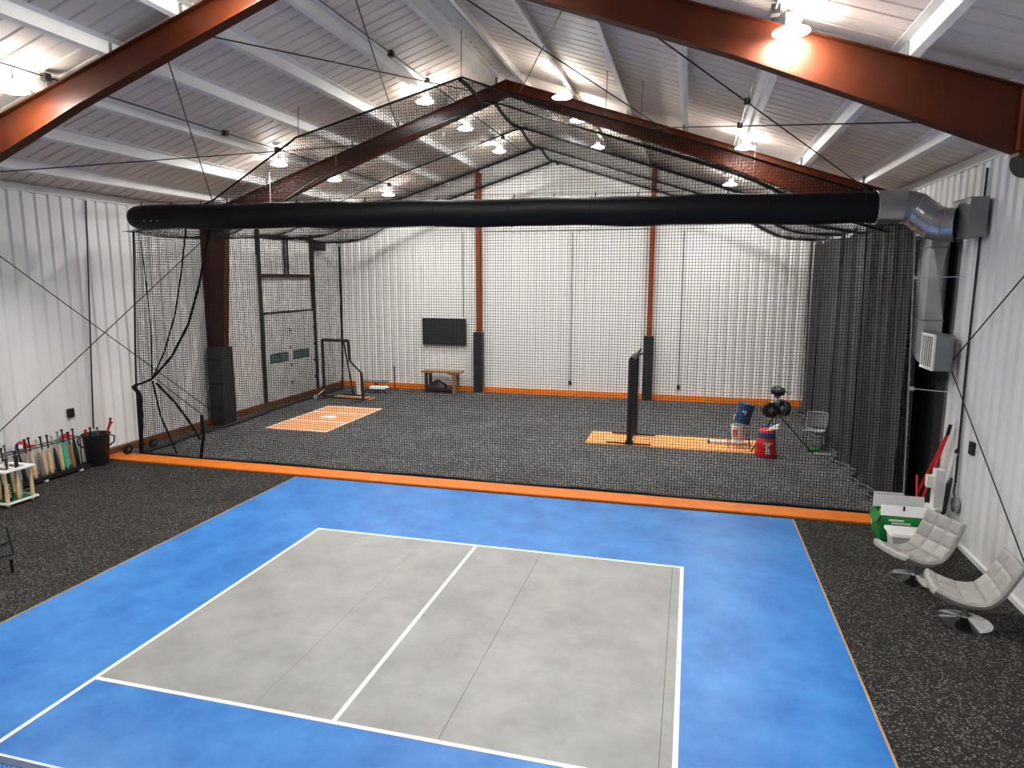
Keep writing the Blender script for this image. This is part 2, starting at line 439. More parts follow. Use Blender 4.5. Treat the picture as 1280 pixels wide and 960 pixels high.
# ---------------------------------------------------------------- netting
def interp(tab, x):
    if x <= tab[0][0]: return tab[0][1]
    for (a, b), (c, d) in zip(tab[:-1], tab[1:]):
        if x <= c: return b + (d - b) * (x - a) / (c - a)
    return tab[-1][1]
def strands(mb, lines, r):
    for pts in lines:
        k = len(pts)
        if k < 2: continue
        mb.tube(pts, r, 3, cap=False)
TOP = [(-6.75, 5.32), (-6.0, 5.42), (-4.3, 5.96), (-2.15, 7.18), (1.56, 8.11), (2.4, 7.8), (4.4, 7.2), (6.42, 6.58), (8.97, 5.74), (9.75, 5.15)]
NX0, NX1, NY = -6.85, 9.9, 3.3
CELL = .056
def fx(x, z):   # front sheet leans in a little at both ends toward the top
    tz = z / 5.3
    return x + (.3 * tz * max(0, (-4.5 - x) / 2.4) if x < -4.5 else -.22 * min(1, tz) * max(0, (x - 8) / 1.9) if x > 8 else 0)
def fy(x, z): return NY + .035 * math.sin(x * 1.7 + .4) * (1 - z / 9) + .02 * math.sin(x * 5.1 + z) - .03 * math.sin(z * .9)
front = thing('cage_net', (1.5, NY, 0), 'wide black front net of the batting cage hanging below the gable rope', 'net')
mb = MB(); L = []
x = NX0
while x <= NX1:
    zt = interp(TOP, x); n = max(3, int(zt / .8))
    L.append([(fx(x, zt * i / n), fy(x, zt * i / n), zt * i / n + .01) for i in range(n + 1)]); x += CELL
z = .02
while z < 8.1:
    xs = [NX0 + (NX1 - NX0) * i / 60 for i in range(61)]
    seg = [xx for xx in xs if interp(TOP, xx) >= z]
    if len(seg) > 1: L.append([(fx(xx, z), fy(xx, z), z) for xx in seg])
    z += CELL
strands(mb, L, .0047); stuff(mb.build('netting', 'net_black', front))
def rope(pts, r, parent, nm='rope', mt='rope_black', n=6): return MB().tube(pts, r, n).build(nm, mt, parent)
rope([(fx(x, z), fy(x, z), z) for x, z in TOP], .02, front, 'top_rope')
rope([(NX0 + (NX1 - NX0) * i / 40, fy(NX0 + (NX1 - NX0) * i / 40, 0) - .005, .03) for i in range(41)], .028, front, 'bottom_rope')
rope([(fx(NX0, 5.3 * i / 6), fy(NX0, 5.3 * i / 6), 5.3 * i / 6 + .02) for i in range(7)], .022, front, 'edge_rope')
rope([(fx(NX1, 5.1 * i / 6), fy(NX1, 5.1 * i / 6), 5.1 * i / 6 + .02) for i in range(7)], .012, front, 'edge_rope', 'rope_grey')
for i in range(24):
    z = .3 + i * .2; MB().tube([(fx(NX1, z) - .015, fy(NX1, z) - .02, z), (fx(NX1, z) + .02, fy(NX1, z) - .02, z + .03)], .006, 5).build('clip', 'rope_grey', front)
# gathered bundles, front left corner
def bundle(pts, r, parent, nm='gathered_bundle'):
    P = []; Rr = []
    pts = [Vector(p) for p in pts]
    for i in range(len(pts) - 1):
        for k in range(5): P.append(pts[i].lerp(pts[i + 1], k / 5))
    P.append(pts[-1])
    for i in range(len(P)): Rr.append(r * (.8 + .35 * math.sin(i * 1.9) ** 2))
    return MB().tube(P, Rr, 7).build(nm, 'net_black', parent)
bundle([(-6.75, 3.22, 1.72), (-6.5, 3.2, 1.78), (-6.2, 3.2, 1.9), (-5.6, 3.2, 2.45), (-5.1, 3.22, 3.2), (-4.75, 3.24, 4.1), (-4.35, 3.25, 5.4)], .028, front)
bundle([(-6.2, 3.2, 1.9), (-5.8, 3.2, 2.55), (-5.45, 3.22, 3.4), (-5.2, 3.24, 4.4), (-4.95, 3.25, 5.6)], .018, front)
bundle([(-6.1, 3.2, 1.8), (-5.6, 3.2, 1.35), (-5.2, 3.2, .85), (-4.98, 3.2, .5)], .03, front)
bundle([(-4.9, 3.2, 1.1), (-4.88, 3.2, .6), (-4.95, 3.2, .3), (-5.0, 3.2, .05)], .04, front)
bundle([(-6.2, 3.2, 1.85), (-6.1, 3.25, 1.0), (-5.85, 3.4, .05)], .022, front)
bundle([(-6.78, 3.2, 1.7), (-6.6, 3.2, 1.5), (-6.62, 3.2, .9), (-6.7, 3.2, .1)], .05, front)
bundle([(-6.35, 3.35, 5.1), (-6.3, 3.35, 4.2), (-6.22, 3.3, 3.0), (-6.2, 3.2, 1.9)], .012, front)

MB().tube([(-6.1, 3.2, 1.9), (-5.5, 3.2, 1.5), (-4.9, 3.2, 1.12)], .01, 5).build('tie_cord', 'rope_black', front)
# roof net
def ridge(y): return interp([(3.3, 8.11), (7, 8.45), (13.4, 8.15)], y)
BACK = [(-6.9, 5.6), (1.5, 8.15), (9.7, 5.5)]
def rz(x, y):
    t = (y - 3.3) / 10.1
    a = interp(TOP, x) + (ridge(y) - 8.11) * max(0, 1 - abs(x - 1.5) / 7) ; b = interp(BACK, x)
    tt = min(1, t * 1.6)
    base = a + (b - a) * tt
    sag = .16 * abs(math.sin(PI * (y - 3.3) / 2.45)) * min(1, t * 8) * (1 - abs(x - 1.5) / 14)
    sag2 = .28 * math.exp(-((x + 5.6) / 1.1) ** 2) + .28 * math.exp(-((x - 8.6) / .9) ** 2)
    return base - sag - sag2 * min(1, t * 6)
rnet = thing('roof_net', (1.5, 8.3, 8.3), 'black roof net of the batting cage slung from the ridge rope', 'net')
mb = MB(); L = []
RC = .07
x = -6.8
while x < 9.75:
    L.append([(x, 3.3 + 10.1 * i / 22, rz(x, 3.3 + 10.1 * i / 22)) for i in range(23)]); x += RC
y = 3.36
while y < 13.4:
    L.append([(-6.8 + 16.5 * i / 44, y, rz(-6.8 + 16.5 * i / 44, y)) for i in range(45)]); y += RC
strands(mb, L, .004); stuff(mb.build('netting', 'net_black', rnet))
rope([(1.5, 3.3 + 10.1 * i / 20, rz(1.5, 3.3 + 10.1 * i / 20) - .01) for i in range(21)], .045, rnet, 'ridge_rope')
for y in (5.75, 8.2, 10.65, 13.1):
    rope([(-6.8 + 16.5 * i / 40, y, rz(-6.8 + 16.5 * i / 40, y) - .01) for i in range(41)], .018, rnet, 'cross_rope')
for x, y in [(1.52, 3.32), (-2.1, 3.32), (4.35, 3.34), (5.0, 3.34), (-.7, 8.2), (-3.3, 8.2), (-5.1, 8.2), (7.2, 5.75), (-4.5, 5.75), (-2.6, 5.75)]:
    MB().tube([(x, y, rz(x, y)), (x + .02, y, ztop(x) - .0)], .007, 5).build('hanger_cable', 'rope_grey' if y > 4 else 'cable_dark', rnet)
# left net
def lx(y, z): return interp([(3.3, -6.8), (8, -6.8), (9.6, -6.98), (13.4, -6.95)], y) + .03 * math.sin(y * 2.1) + .02 * math.sin(y * 4.7 + z) + .26 * z / 5.5
lnet = thing('side_net', (-6.92, 8.3, 0), 'black side net hanging along the left wall in front of the overhead door', 'net')
mb = MB(); L = []
y = 3.35
while y < 13.5:
    L.append([(lx(y, 5.5 * i / 5), y, 5.5 * i / 5 + .02) for i in range(6)]); y += .066
z = .03
while z < 5.5:
    L.append([(lx(3.35 + 10.1 * i / 40, z), 3.35 + 10.1 * i / 40, z) for i in range(41)]); z += .066
strands(mb, L, .0042); stuff(mb.build('netting', 'net_black', lnet))
rope([(lx(3.35 + 10.1 * i / 40, 0) + .02, 3.35 + 10.1 * i / 40, .045) for i in range(41)], .04, lnet, 'bottom_rope')
bundle([(-6.8, 13.35, 5.45), (-6.78, 13.3, 3.5), (-6.8, 13.3, 1.6), (-6.85, 13.3, .05)], .035, lnet)
# heavy gathered net on the right
def cx(y, z):
    b = interp([(3.35, 9.8), (5, 9.72), (6.3, 9.75), (7.2, 9.62), (8.7, 9.68), (9.8, 9.55), (11, 9.6), (13.4, 9.65)], y)
    return b + .10 * math.sin(y * 4.3) * (1 - .3 * z / 5.5) + .05 * math.sin(y * 9.7 + z * .3) - .05 * (z / 5.5)
gnet = thing('side_net', (9.9, 8.3, 0), 'dense folded dark net curtain along the right side of the cage', 'net')
mb = MB(); L = []
y = 3.38
while y < 13.5:
    L.append([(cx(y, 5.4 * i / 6), y + .03 * math.sin(y * 3 + i), 5.4 * i / 6 + .02) for i in range(7)]); y += .045
z = .03
while z < 5.42:
    L.append([(cx(3.38 + 10.1 * i / 130, z), 3.38 + 10.1 * i / 130, z) for i in range(131)]); z += .05
strands(mb, L, .0046); stuff(mb.build('netting', 'net_grey', gnet))
rope([(cx(3.38 + 10.1 * i / 90, 0) - .05 - .1 * abs(math.sin(i * .9)), 3.38 + 10.1 * i / 90, .04) for i in range(91)], .035, gnet, 'bottom_rope', 'net_grey')
for y in (6.6, 8.9, 11.0, 12.4, 13.2): bundle([(cx(y, 5.4), y, 5.4), (cx(y, 3), y + .05, 3), (cx(y, 0) - .03, y, .05)], .02, gnet)
wc_ = MB(); ys = [3.95 + i * .05 for i in range(192)]
def wx(y, z): return cx(y, z) + .16 + .05 * math.sin(y * 2.3)
wc_.grid([[(wx(y, 5.3 * k / 5), y, .01 + 5.3 * k / 5) for y in ys] for k in range(6)])
tag(wc_.build('windscreen_curtain', 'windscreen', None, True, org=(9.9, 8.7, 0)), 'dark grey windscreen curtain hanging in folds behind the right side net', 'curtain')
tp = MB()
ys = [3.2 + i * .06 for i in range(184)]
tp.grid([[(10.362 + .02 * math.sin(y * 17), y, 0.01 + zz * 5.1) for y in ys if y < 14.2] for zz in (0, .25, .5, .75, 1)])
tag(tp.build('wall_curtain', 'tarp_black', None, True, org=(10.33, 3.7, 0)), 'black wall curtain hanging in vertical folds behind the right side net', 'curtain')

# ---------------------------------------------------------------- ducts
DY = 2.95
def dz(x): return 5.585 - .143 * (x + 6.15) / 15.1 - .0 * x
fd = thing('fabric_duct', (1.4, DY, 5.5), 'long black fabric air duct spanning the whole front of the cage', 'air duct')
P = []; Rr = []
for k, (dx, rr) in enumerate([(0, .05), (.03, .14), (.09, .21), (.2, .25)]): P.append((-6.2 + dx, DY, dz(-6.2))); Rr.append(rr)
x = -5.8
while x < 8.98: P.append((x, DY, dz(x) + .012 * math.sin(x * 2.2))); Rr.append(.262 + .006 * math.sin(x * 4.2)); x += .2
P.append((9.0, DY, dz(9))); Rr.append(.265)
MB().tube(P, Rr, 28).build('sleeve', 'fabric_black', fd, True)
for x in [-5.0 + 1.53 * k for k in range(10)]:
    MB().tube([(x + .0, DY + .27 * math.cos(t), dz(x) + .012 * math.sin(x * 2.2) + .27 * math.sin(t)) for t in [2 * PI * j / 24 for j in range(24)]], .006, 5, closed=True).build('seam_ring', 'rope_black', fd)
for x in [-5.9 + .78 * k for k in range(20)]:
    MB().tube([(x, DY, dz(x) + .25), (x + .01, DY + .02, dz(x) + .33)], .012, 5).build('hanger_clip', 'rope_black', fd)
MB().tube([(-6.2, DY + .02, dz(-6) + .335), (9.0, DY + .02, dz(9) + .335)], .005, 5).build('hanger_cable', 'cable_dark', fd)
for x in (-5.6, -5.42, -5.25): MB().lathe([(0, 0), (.014, 0), (.014, .01), (0, .012)], n=8).xf(Matrix.Translation((x, DY - .262, dz(x) - .1)) @ Matrix.Rotation(PI / 2, 4, 'X')).build('grommet', 'silver', fd)
MB().tube([(8.97, DY + .275 * math.cos(t), dz(8.97) + .275 * math.sin(t)) for t in [2 * PI * j / 28 for j in range(28)]], .01, 5, closed=True).build('collar', 'silver', fd)
ed = thing('metal_duct_elbow', (9.4, DY, 5.3), 'shiny galvanized duct elbow joining the black fabric duct to the wall box', 'air duct')
path = [(8.96, 2.95, 5.445), (9.38, 2.95, 5.45), (9.55, 2.93, 5.40), (9.70, 2.88, 5.27), (9.83, 2.82, 5.16), (9.95, 2.76, 5.12), (10.1, 2.68, 5.12)]
pv = [Vector(p) for p in path]
def ring(i, r, n=26):
    d = (pv[min(i + 1, len(pv) - 1)] - pv[max(i - 1, 0)]).normalized(); a = d.cross(Vector((0, 0, 1))).normalized(); b = a.cross(d)
    return [pv[i] + (a * math.cos(2 * PI * j / n) + b * math.sin(2 * PI * j / n)) * r for j in range(n)]
for i in range(len(pv) - 1):
    a, b = ring(i, .272), ring(i + 1, .272); mb = MB(); n = len(a)
    mb.add(a + b, [(j, (j + 1) % n, n + (j + 1) % n, n + j) for j in range(n)])
    mb.build('duct_section' if i in (0, len(pv) - 2) else 'elbow_gore', 'galv', ed, True)
    MB().tube(ring(i, .276), .008, 5, closed=True).build('seam_bead', 'galv', ed, True)
bxx = thing('plenum_box', (10.2, 2.45, 5.2), 'grey sheet metal box on the right wall at the end of the duct elbow', 'duct box')
MB().box((10.08, 2.12, 4.9), (10.33, 2.85, 5.48)).build('body', 'galv_dull', bxx)
MB().box((10.07, 2.11, 5.48), (10.33, 2.86, 5.495)).build('top_seam', 'galv_dull', bxx)
vd = thing('drop_duct', (10.15, 3.9, 3.0), 'rectangular galvanized duct dropping down the right wall to a white grille', 'air duct')
# vertical leg, cross-broken faces
x0, x1, ya, yb = 9.97, 10.26, 3.35, 4.15
mb = MB(); z0, z1 = 3.55, 4.95
for (A, B) in (((x0, ya), (x0, yb)), ((x1, ya), (x0, ya)), ((x0, yb), (x1, yb)), ((x1, yb), (x1, ya))):
    c = Vector(((A[0] + B[0]) / 2, (A[1] + B[1]) / 2, (z0 + z1) / 2)); nrm = Vector((B[1] - A[1], -(B[0] - A[0]), 0)).normalized()
    c = c - nrm * .045
    mb.add([(A[0], A[1], z0), (B[0], B[1], z0), (B[0], B[1], z1), (A[0], A[1], z1), c], [(0, 1, 4), (1, 2, 4), (2, 3, 4), (3, 0, 4)])
mb.add([(x0, ya, z1), (x1, ya, z1), (x1, yb, z1), (x0, yb, z1)], [(0, 1, 2, 3)])
mb.build('duct_section', 'galv', vd)
MB().box((x0 - .012, ya - .012, 4.78), (x1 + .005, yb + .012, 4.81)).build('seam_flange', 'galv_dull', vd)
MB().box((x0 - .012, ya - .012, 3.53), (x1 + .005, yb + .012, 3.56)).build('seam_flange', 'galv_dull', vd)
P = [(x0, ya, 3.55), (x0, yb, 3.55)] + [(x0, ya + .8 * math.cos(t), 3.55 - .75 * math.sin(t)) for t in [PI / 2 * k / 7 for k in range(1, 8)]]
MB().prism(P, (x1 - x0, 0, 0)).build('bottom_elbow', 'galv', vd)
MB().box((x0 + .02, 2.72, 2.74), (x1, ya, 3.34)).build('grille_box', 'galv_dull', vd)

gr = MB()
gx = x0 - .01
for (p, q) in (((gx, 2.72, 2.74), (gx + .03, 2.76, 3.34)), ((gx, 3.31, 2.74), (gx + .03, 3.35, 3.34)), ((gx, 2.76, 2.74), (gx + .03, 3.31, 2.78)), ((gx, 2.76, 3.30), (gx + .03, 3.31, 3.34))): gr.box(p, q)
gro = gr.build('grille_frame', 'white_paint', vd)
for k in range(5): MB().box((gx + .020, 2.83 + k * .1, 2.78), (gx + .026, 2.86 + k * .1, 3.30)).build('slat', 'white_paint', gro)
MB().box((gx + .026, 2.76, 2.78), (gx + .0295, 3.31, 3.30)).build('grille_shade_plate', 'plastic_black', vd)  # black sheet standing in for the shade in the slat gaps
fan = thing('duct_end', (10.2, .9, 5.75), 'black round duct end high on the right wall at the photo edge', 'air duct')
MB().tube([(10.3, .72, 5.75), (10.13, .55, 5.75)], .19, 24).build('shell', 'plastic_black', fan, True)
MB().tube([(10.14 + .19 * math.cos(t) * .7, .56 - .19 * math.cos(t) * .7, 5.75 + .19 * math.sin(t)) for t in [2 * PI * j / 24 for j in range(24)]], .014, 5, closed=True).build('rim', 'steel_dark', fan)

# ---------------------------------------------------------------- wall services
def conduit(pts, label, r=.014, box=None, mt='conduit'):
    t = thing('wall_conduit', pts[-1], label, 'conduit')
    MB().tube(pts, r, 6).build('pipe', mt, t)
    if box: MB().box(*box).build('outlet_box', 'steel_dark', t)
    return t
conduit([(-7.45, 3.0, 6.0), (-7.45, 2.62, .75)], 'dark vertical conduit on the left wall in front of the cage', .016, None, 'steel_dark')
tag(MB().box((-7.5, 2.02, 1.12), (-7.44, 2.16, 1.32)).build('wall_outlet', 'plastic_black', None, org=(-7.47, 2.1, 1.2)), 'small black outlet box on the left wall above the bat bin', 'outlet')
t = conduit([(10.36, 2.42, 5.95), (10.36, 2.42, 3), (10.36, 2.36, .95)], 'dark vertical conduit on the right wall behind the tufted chairs', .018, None, 'steel_dark')
MB().lathe([(0, 0), (.12, 0), (.13, .03), (.12, .07), (.05, .09), (0, .09)], n=16).xf(Matrix.Translation((10.36, 2.2, .62)) @ Matrix.Rotation(-PI / 2, 4, 'Y')).build('reel_cover', 'galv', t, True)
MB().tube([(10.36, 2.36, .95), (10.33, 2.3, .8), (10.33, 2.2, .7)], .018, 6).build('elbow', 'conduit', t)
tag(MB().box((10.34, 1.8, 1.55), (10.4, 1.94, 1.75)).build('wall_outlet', 'plastic_black', None, org=(10.37, 1.87, 1.6)), 'small black outlet box on the white right wall', 'outlet')
for x, lb, zt, z0 in [(1.86, 'thin conduit with outlet on the back wall between the two posts', 5.9, .5), (5.72, 'thin conduit with outlet on the back wall right of both posts', 5.85, .5), (-2.25, 'thin conduit dropping to the wall screen', 5.95, 2.8)]:
    conduit([(x, 14.31, zt), (x, 14.31, z0)], lb, .012, ((x - .05, 14.27, z0 - .08), (x + .05, 14.33, z0 + .06)) if z0 < 1 else None)
conduit([(-1.45, 14.315, 5.97), (4.55, 14.315, 5.97)], 'thin level conduit high on the back wall between the posts', .012)
for z, lb in ((4.28, 'upper'), (2.35, 'lower')):
    t = thing('net_arm', (10.0, 3.33, z), '%s thin metal arm tying the net edge to the right wall' % lb, 'bracket')
    MB().tube([(9.95 - .2 * z / 5.3, 3.3, z), (10.37, 2.85, z + .02)], .008, 6).build('bar', 'silver', t)
    MB().box((9.9 - .2 * z / 5.3, 3.27, z - .03), (9.99 - .2 * z / 5.3, 3.33, z + .03)).build('clamp', 'silver', t)

# ---------------------------------------------------------------- overhead door (left wall)
d = MB().box((-7.53, 9.2, 0), (-7.5, 12.5, 3.15)).build('door_1', 'steel_dark', None, org=(-7.5, 10.85, 0)); struct(d)
for k in range(5):
    z0 = .03 + k * .61
    s = MB().box((-7.49, 9.33, z0 + .004), (-7.44, 12.4, z0 + .604)).build('door_section', 'door_white', d)
    if k == 2:
        for (a, b) in ((9.62, 10.68), (10.98, 12.02)):
            wn = MB().box((-7.445, a, 1.42), (-7.43, b, 1.74)).build('window_frame', 'steel_dark', s)
            MB().box((-7.435, a + .04, 1.455), (-7.425, b - .04, 1.705)).build('pane', 'glass_pane', wn)
    for yy in (9.36, 12.36, 10.85): MB().box((-7.44, yy - .03, z0 - .04), (-7.425, yy + .03, z0 + .05)).build('hinge', 'steel_dark', s)
for yy in (9.27, 12.46):
    MB().box((-7.46, yy - .035, 0.17), (-7.37, yy + .035, 5.8)).build('track', 'steel_dark', d)
    MB().box((-7.5, yy - .05, 2.9 if yy > 10 else 5.0), (-7.42, yy + .12, 5.8)).build('track_plate', 'steel_dark', d)
MB().box((-7.44, 9.25, 4.28), (-7.36, 12.45, 4.40)).build('header_bar', 'rust_steel', d)
MB().box((-7.45, 9.33, 3.08), (-7.42, 12.42, 3.14)).build('top_rail', 'steel_dark', d)
for yy in (10.72, 10.9): MB().box((-7.45, yy - .03, 4.4), (-7.40, yy + .03, 5.7)).build('center_bracket', 'steel_dark', d)
MB().tube([(-7.36, 9.2, 5.62), (-7.36, 12.7, 5.62)], .03, 8).build('spring_shaft', 'steel_dark', d)
MB().tube([(-7.36, 9.6, 5.62), (-7.36, 10.6, 5.62)], .06, 10).build('spring', 'steel_dark', d)
MB().box((-7.42, 12.55, 5.25), (-7.1, 12.9, 5.6)).build('door_opener', 'steel_dark', d)

# ---------------------------------------------------------------- back wall screen and bench
tv = thing('wall_screen', (-3.0, 14.25, 1.8), 'large dark flat screen on the white back wall above the bench', 'screen')
MB().box((-3.87, 14.2, 1.77), (-2.13, 14.26, 2.76)).build('bezel', 'plastic_black', tv)
MB().box((-3.84, 14.194, 1.81), (-2.16, 14.2, 2.73)).build('display', 'screen_dark', tv)
MB().box((-3.3, 14.26, 2.0), (-2.7, 14.32, 2.5)).build('wall_mount', 'steel_dark', tv)
bn = thing('work_bench', (-2.9, 13.8, 0), 'low wooden bench under the wall screen', 'bench')
MB().box((-3.72, 13.55, .76), (-2.15, 14.1, .81)).build('top', 'wood', bn)
for x in (-3.5, -2.4):
    for y in (13.62, 14.02): MB().box((x - .05, y - .04, .004), (x + .05, y + .04, .76)).build('leg', 'wood' if x > -3 else 'steel_dark', bn)
    MB().beam((x, 13.62, .7), (x + (.25 if x < -3 else -.25), 13.62, .755), .04, .04).build('brace', 'wood', bn)
MB().box((-3.45, 13.62, .14), (-2.45, 14.02, .18)).build('shelf', 'steel_dark', bn)
bg = MB()
rows = []
for i in range(7):
    t = i / 6; x = -3.42 + .6 * t; h = .22 * math.sin(PI * (.12 + .76 * t)) + .06
    rows.append([(x, 13.64 + .34 * k / 6, .185 + h * (math.sin(PI * k / 6) ** .5 if 0 < k < 6 else 0)) for k in range(7)])
bg.grid(rows)
bgt = tag(bg.build('gear_bag', 'plastic_black', None, True, org=(-3.1, 13.8, .185)), 'black soft gear bag lying on the bench shelf under the screen', 'bag')
MB().tube([(-3.25, 13.62, .3), (-3.2, 13.6, .4), (-3.05, 13.6, .4), (-3.0, 13.62, .3)], .012, 5).build('handle', 'plastic_black', bgt)

# ---------------------------------------------------------------- batter's mat and plate
def slab(name, x0, y0, x1, y1, z0, z1, mt, label, cat):
    return tag(MB().box((x0, y0, z0), (x1, y1, z1)).build(name, mt, None, org=((x0 + x1) / 2, (y0 + y1) / 2, z0)), label, cat)
bm_ = slab('batter_mat', -5.62, 6.55, -3.66, 10.15, .004, .016, 'mat_orange', 'orange clay-coloured batter mat with white box lines and a plate', 'mat')
for (x0, y0, x1, y1) in [(-5.62, 6.55, -3.66, 6.63), (-5.62, 7.75, -3.66, 7.82), (-5.62, 9.05, -3.66, 9.12), (-5.62, 10.07, -3.66, 10.15), (-5.62, 6.63, -5.58, 10.07), (-3.70, 6.63, -3.66, 10.07)]:
    MB().box((x0, y0, .016), (x1, y1, .019)).build('box_line', 'line_white', bm_)
q = [(-4.86, 8.25), (-4.42, 8.25), (-4.42, 8.5), (-4.64, 8.72), (-4.86, 8.5)]
MB().prism([(a, b, .016) for a, b in q], (0, 0, .012)).build('home_plate', 'line_white', bm_)
slab('pitching_mat', 3.5, 7.25, 8.12, 8.65, .004, .022, 'mat_tan', 'long tan pitching mat under the edge-on screen and the red bag', 'mat')
slab('small_mat', -6.35, 11.6, -4.85, 12.05, .004, .02, 'mat_tan', 'narrow orange mat lying behind the far L-shaped pitching screen', 'mat')

# ---------------------------------------------------------------- pitching screens
def pitch_screen(origin, rz_, label, wid=1.6, h=2.1, wheels=True, pr=.055):
    t = thing('pitching_screen', origin, label, 'pitching screen', 'L-shaped pitching screens')
    oldloc = ORG.pop(t.name); ORG[t.name] = (0, 0, 0)
    A = [(0, 0, .06), (0, 0, h), (wid * .66, 0, h), (wid * .69, 0, h * .66), (wid * .97, 0, h * .47), (wid, 0, .06)]
    if not wheels: A = [(0, 0, .06), (0, 0, h), (wid * .5, 0, h + .02), (wid * .9, 0, h + .01), (wid, 0, h), (wid, 0, .06)]
    for i in range(len(A) - 1): MB().tube([A[i], A[i + 1]], pr if (not wheels or i != 3) else .035, 8).build('padded_bar', 'pad_black', t)
    MB().tube([A[0], A[-1]], .025, 8).build('bottom_bar', 'steel_dark', t)
    mb = MB(); L = []
    def zt(x):
        if not wheels: return h
        return interp([(0, h), (wid * .66, h), (wid * .69, h * .66), (wid * .97, h * .47), (wid, h * .45)], x)
    x = .06
    while x < wid: L.append([(x, .0, .06), (x, 0, zt(x))]); x += .06
    z = .1
    while z < h:
        xm = max([xx * wid / 40 for xx in range(41) if zt(xx * wid / 40) >= z]); L.append([(0, 0, z), (xm, 0, z)]); z += .06
    strands(mb, L, .002); stuff(mb.build('netting', 'net_black', t))
    for x in (0, wid):
        MB().tube([(x, -.55, .03), (x, .6, .03)], .022, 8).build('skid', 'steel_dark', t)
    if not wheels:
        MB().tube([(wid, 0, h), (wid + .1, -.1, h + .16)], .03, 7).build('corner_strap', 'pad_black', t)
        MB().tube([(wid, 0, h), (wid + .05, -.2, h + .06)], .03, 7).build('corner_strap', 'pad_black', t)
        MB().tube([(0, -.1, .06), (0, .1, .06)], .06, 12).build('foot_roller', 'pad_black', t)
    else:
        MB().tube([(wid * .55, 0, h - .05), (wid * .45, .75, .05)], .03, 7).build('back_brace', 'pad_black', t)
        MB().tube([(wid * .2, .75, .03), (wid * .8, .75, .03)], .022, 7).build('brace_foot', 'pad_black', t)
        for x in (-.12,):
            MB().tube([(x - .02, -.4, .09), (x + .04, -.4, .09)], .08, 14).build('wheel', 'silver', t)
            MB().tube([(x, -.4, .09), (.1, -.1, .35)], .015, 6).build('wheel_arm', 'silver', t)
    t.location = origin; t.rotation_euler = (0, 0, rz_)
    return t
pitch_screen((-6.55, 11.45, .004), -.08, 'black L-shaped pitching screen on wheels behind the batter mat')
pitch_screen((4.64, 7.32, .022), PI / 2 - .035, 'black L-shaped pitching screen standing edge-on over the tan mat', 1.12, 2.2, False, .075)
wb = tag(MB().beam((-5.62, 12.3, .01), (-5.78, 12.5, 1.25), .16, .04, (0, 1, 0)).build('white_board', 'white_paint', None, org=(-5.7, 12.4, 0)), 'tall white plank leaning behind the L-shaped screen near the left corner', 'plank')
MB().box((-5.66, 12.24, .004), (-5.56, 12.36, .03)).build('foot', 'white_paint', wb)
fb = thing('folding_cot', (-5.2, 13.0, 0), 'low white and grey folding bench beside the far pitching screen', 'bench')
MB().box((-5.85, 12.9, .4), (-4.85, 13.25, .44)).build('seat_board', 'grey_mid', fb)
MB().prism([(-5.45, 12.75, .2), (-4.85, 12.75, .2), (-4.75, 12.8, .24), (-4.85, 12.85, .28), (-5.45, 12.85, .28)], (0, .22, 0)).build('lower_board', 'white_paint', fb)
for a, b in (((-5.8, 13.05, .004), (-5.2, 13.05, .4)), ((-4.9, 13.05, .004), (-5.4, 13.05, .4)), ((-5.3, 12.8, .004), (-5.0, 12.85, .24))): MB().tube([a, b], .018, 6).build('leg', 'steel_dark', fb)
bt = thing('batting_tee', (-4.85, 13.7, 0), 'slim black batting tee standing by the back wall left of the bench', 'batting tee')
MB().tube([(-4.85, 13.7, .03), (-4.85, 13.7, .88)], .02, 8).build('stem', 'plastic_black', bt)
MB().tube([(-4.85, 13.7, .88), (-4.85, 13.7, .94)], [.02, .035], 10).build('cup', 'plastic_black', bt)
MB().lathe([(0, .004), (.16, .004), (.15, .03), (0, .035)], (-4.85, 13.7, 0), 16).build('base', 'plastic_black', bt)

# ---------------------------------------------------------------- pitching machine, buckets, bag, chair
pm = thing('pitching_machine', (8.25, 7.85, 0), 'black three wheel pitching machine on a tripod behind the red bag', 'pitching machine')
hub = Vector((8.22, 7.85, .98))
for fx_, fy_ in ((7.62, 7.35), (9.08, 7.55), (8.3, 8.7)):
    MB().tube([hub + Vector((0, 0, -.02)), (fx_, fy_, .02)], .018, 7).build('leg', 'steel_dark', pm)
MB().tube([hub, hub + Vector((.02, 0, .3))], .05, 10).build('post', 'grey_mid', pm)
def wheel(c, ax, r, wdt, parent, mt='plastic_black'):
    c = Vector(c); ax = Vector(ax).normalized()
    o = MB().tube([c - ax * wdt / 2, c - ax * wdt * .45, c + ax * wdt * .45, c + ax * wdt / 2], [r * .9, r, r, r * .9], 20).build('wheel', mt, parent, True)
    MB().tube([c - ax * wdt * .56, c + ax * wdt * .56], r * .35, 12).build('hub', 'grey_mid', o)
    return o
wheel((8.05, 7.72, 1.03), (.35, -1, .15), .19, .12, pm)
wheel((8.38, 7.78, 1.08), (-.8, -.5, .2), .19, .12, pm)
wheel((8.22, 7.85, 1.5), (.1, -.3, 1), .17, .12, pm)
for c in ((8.14, 7.86, 1.14), (8.32, 7.9, 1.18), (8.22, 7.92, 1.36)): MB().tube([c, (c[0] + .02, c[1] + .16, c[2] + .03)], .07, 12).build('motor', 'grey_mid', pm)
MB().tube([(8.22, 7.75, 1.25), (8.22, 8.05, 1.3)], .05, 10).build('ball_feed', 'silver', pm)
MB().tube([(8.34, 7.85, 1.5), (8.5, 7.85, 1.44), (8.54, 7.85, 1.48)], .012, 6).build('handle', 'steel_dark', pm)
MB().tube([(8.2, 7.8, .95), (8.16, 7.6, .5), (8.12, 7.5, .28)], .008, 5).build('power_cord', 'rope_grey', pm)

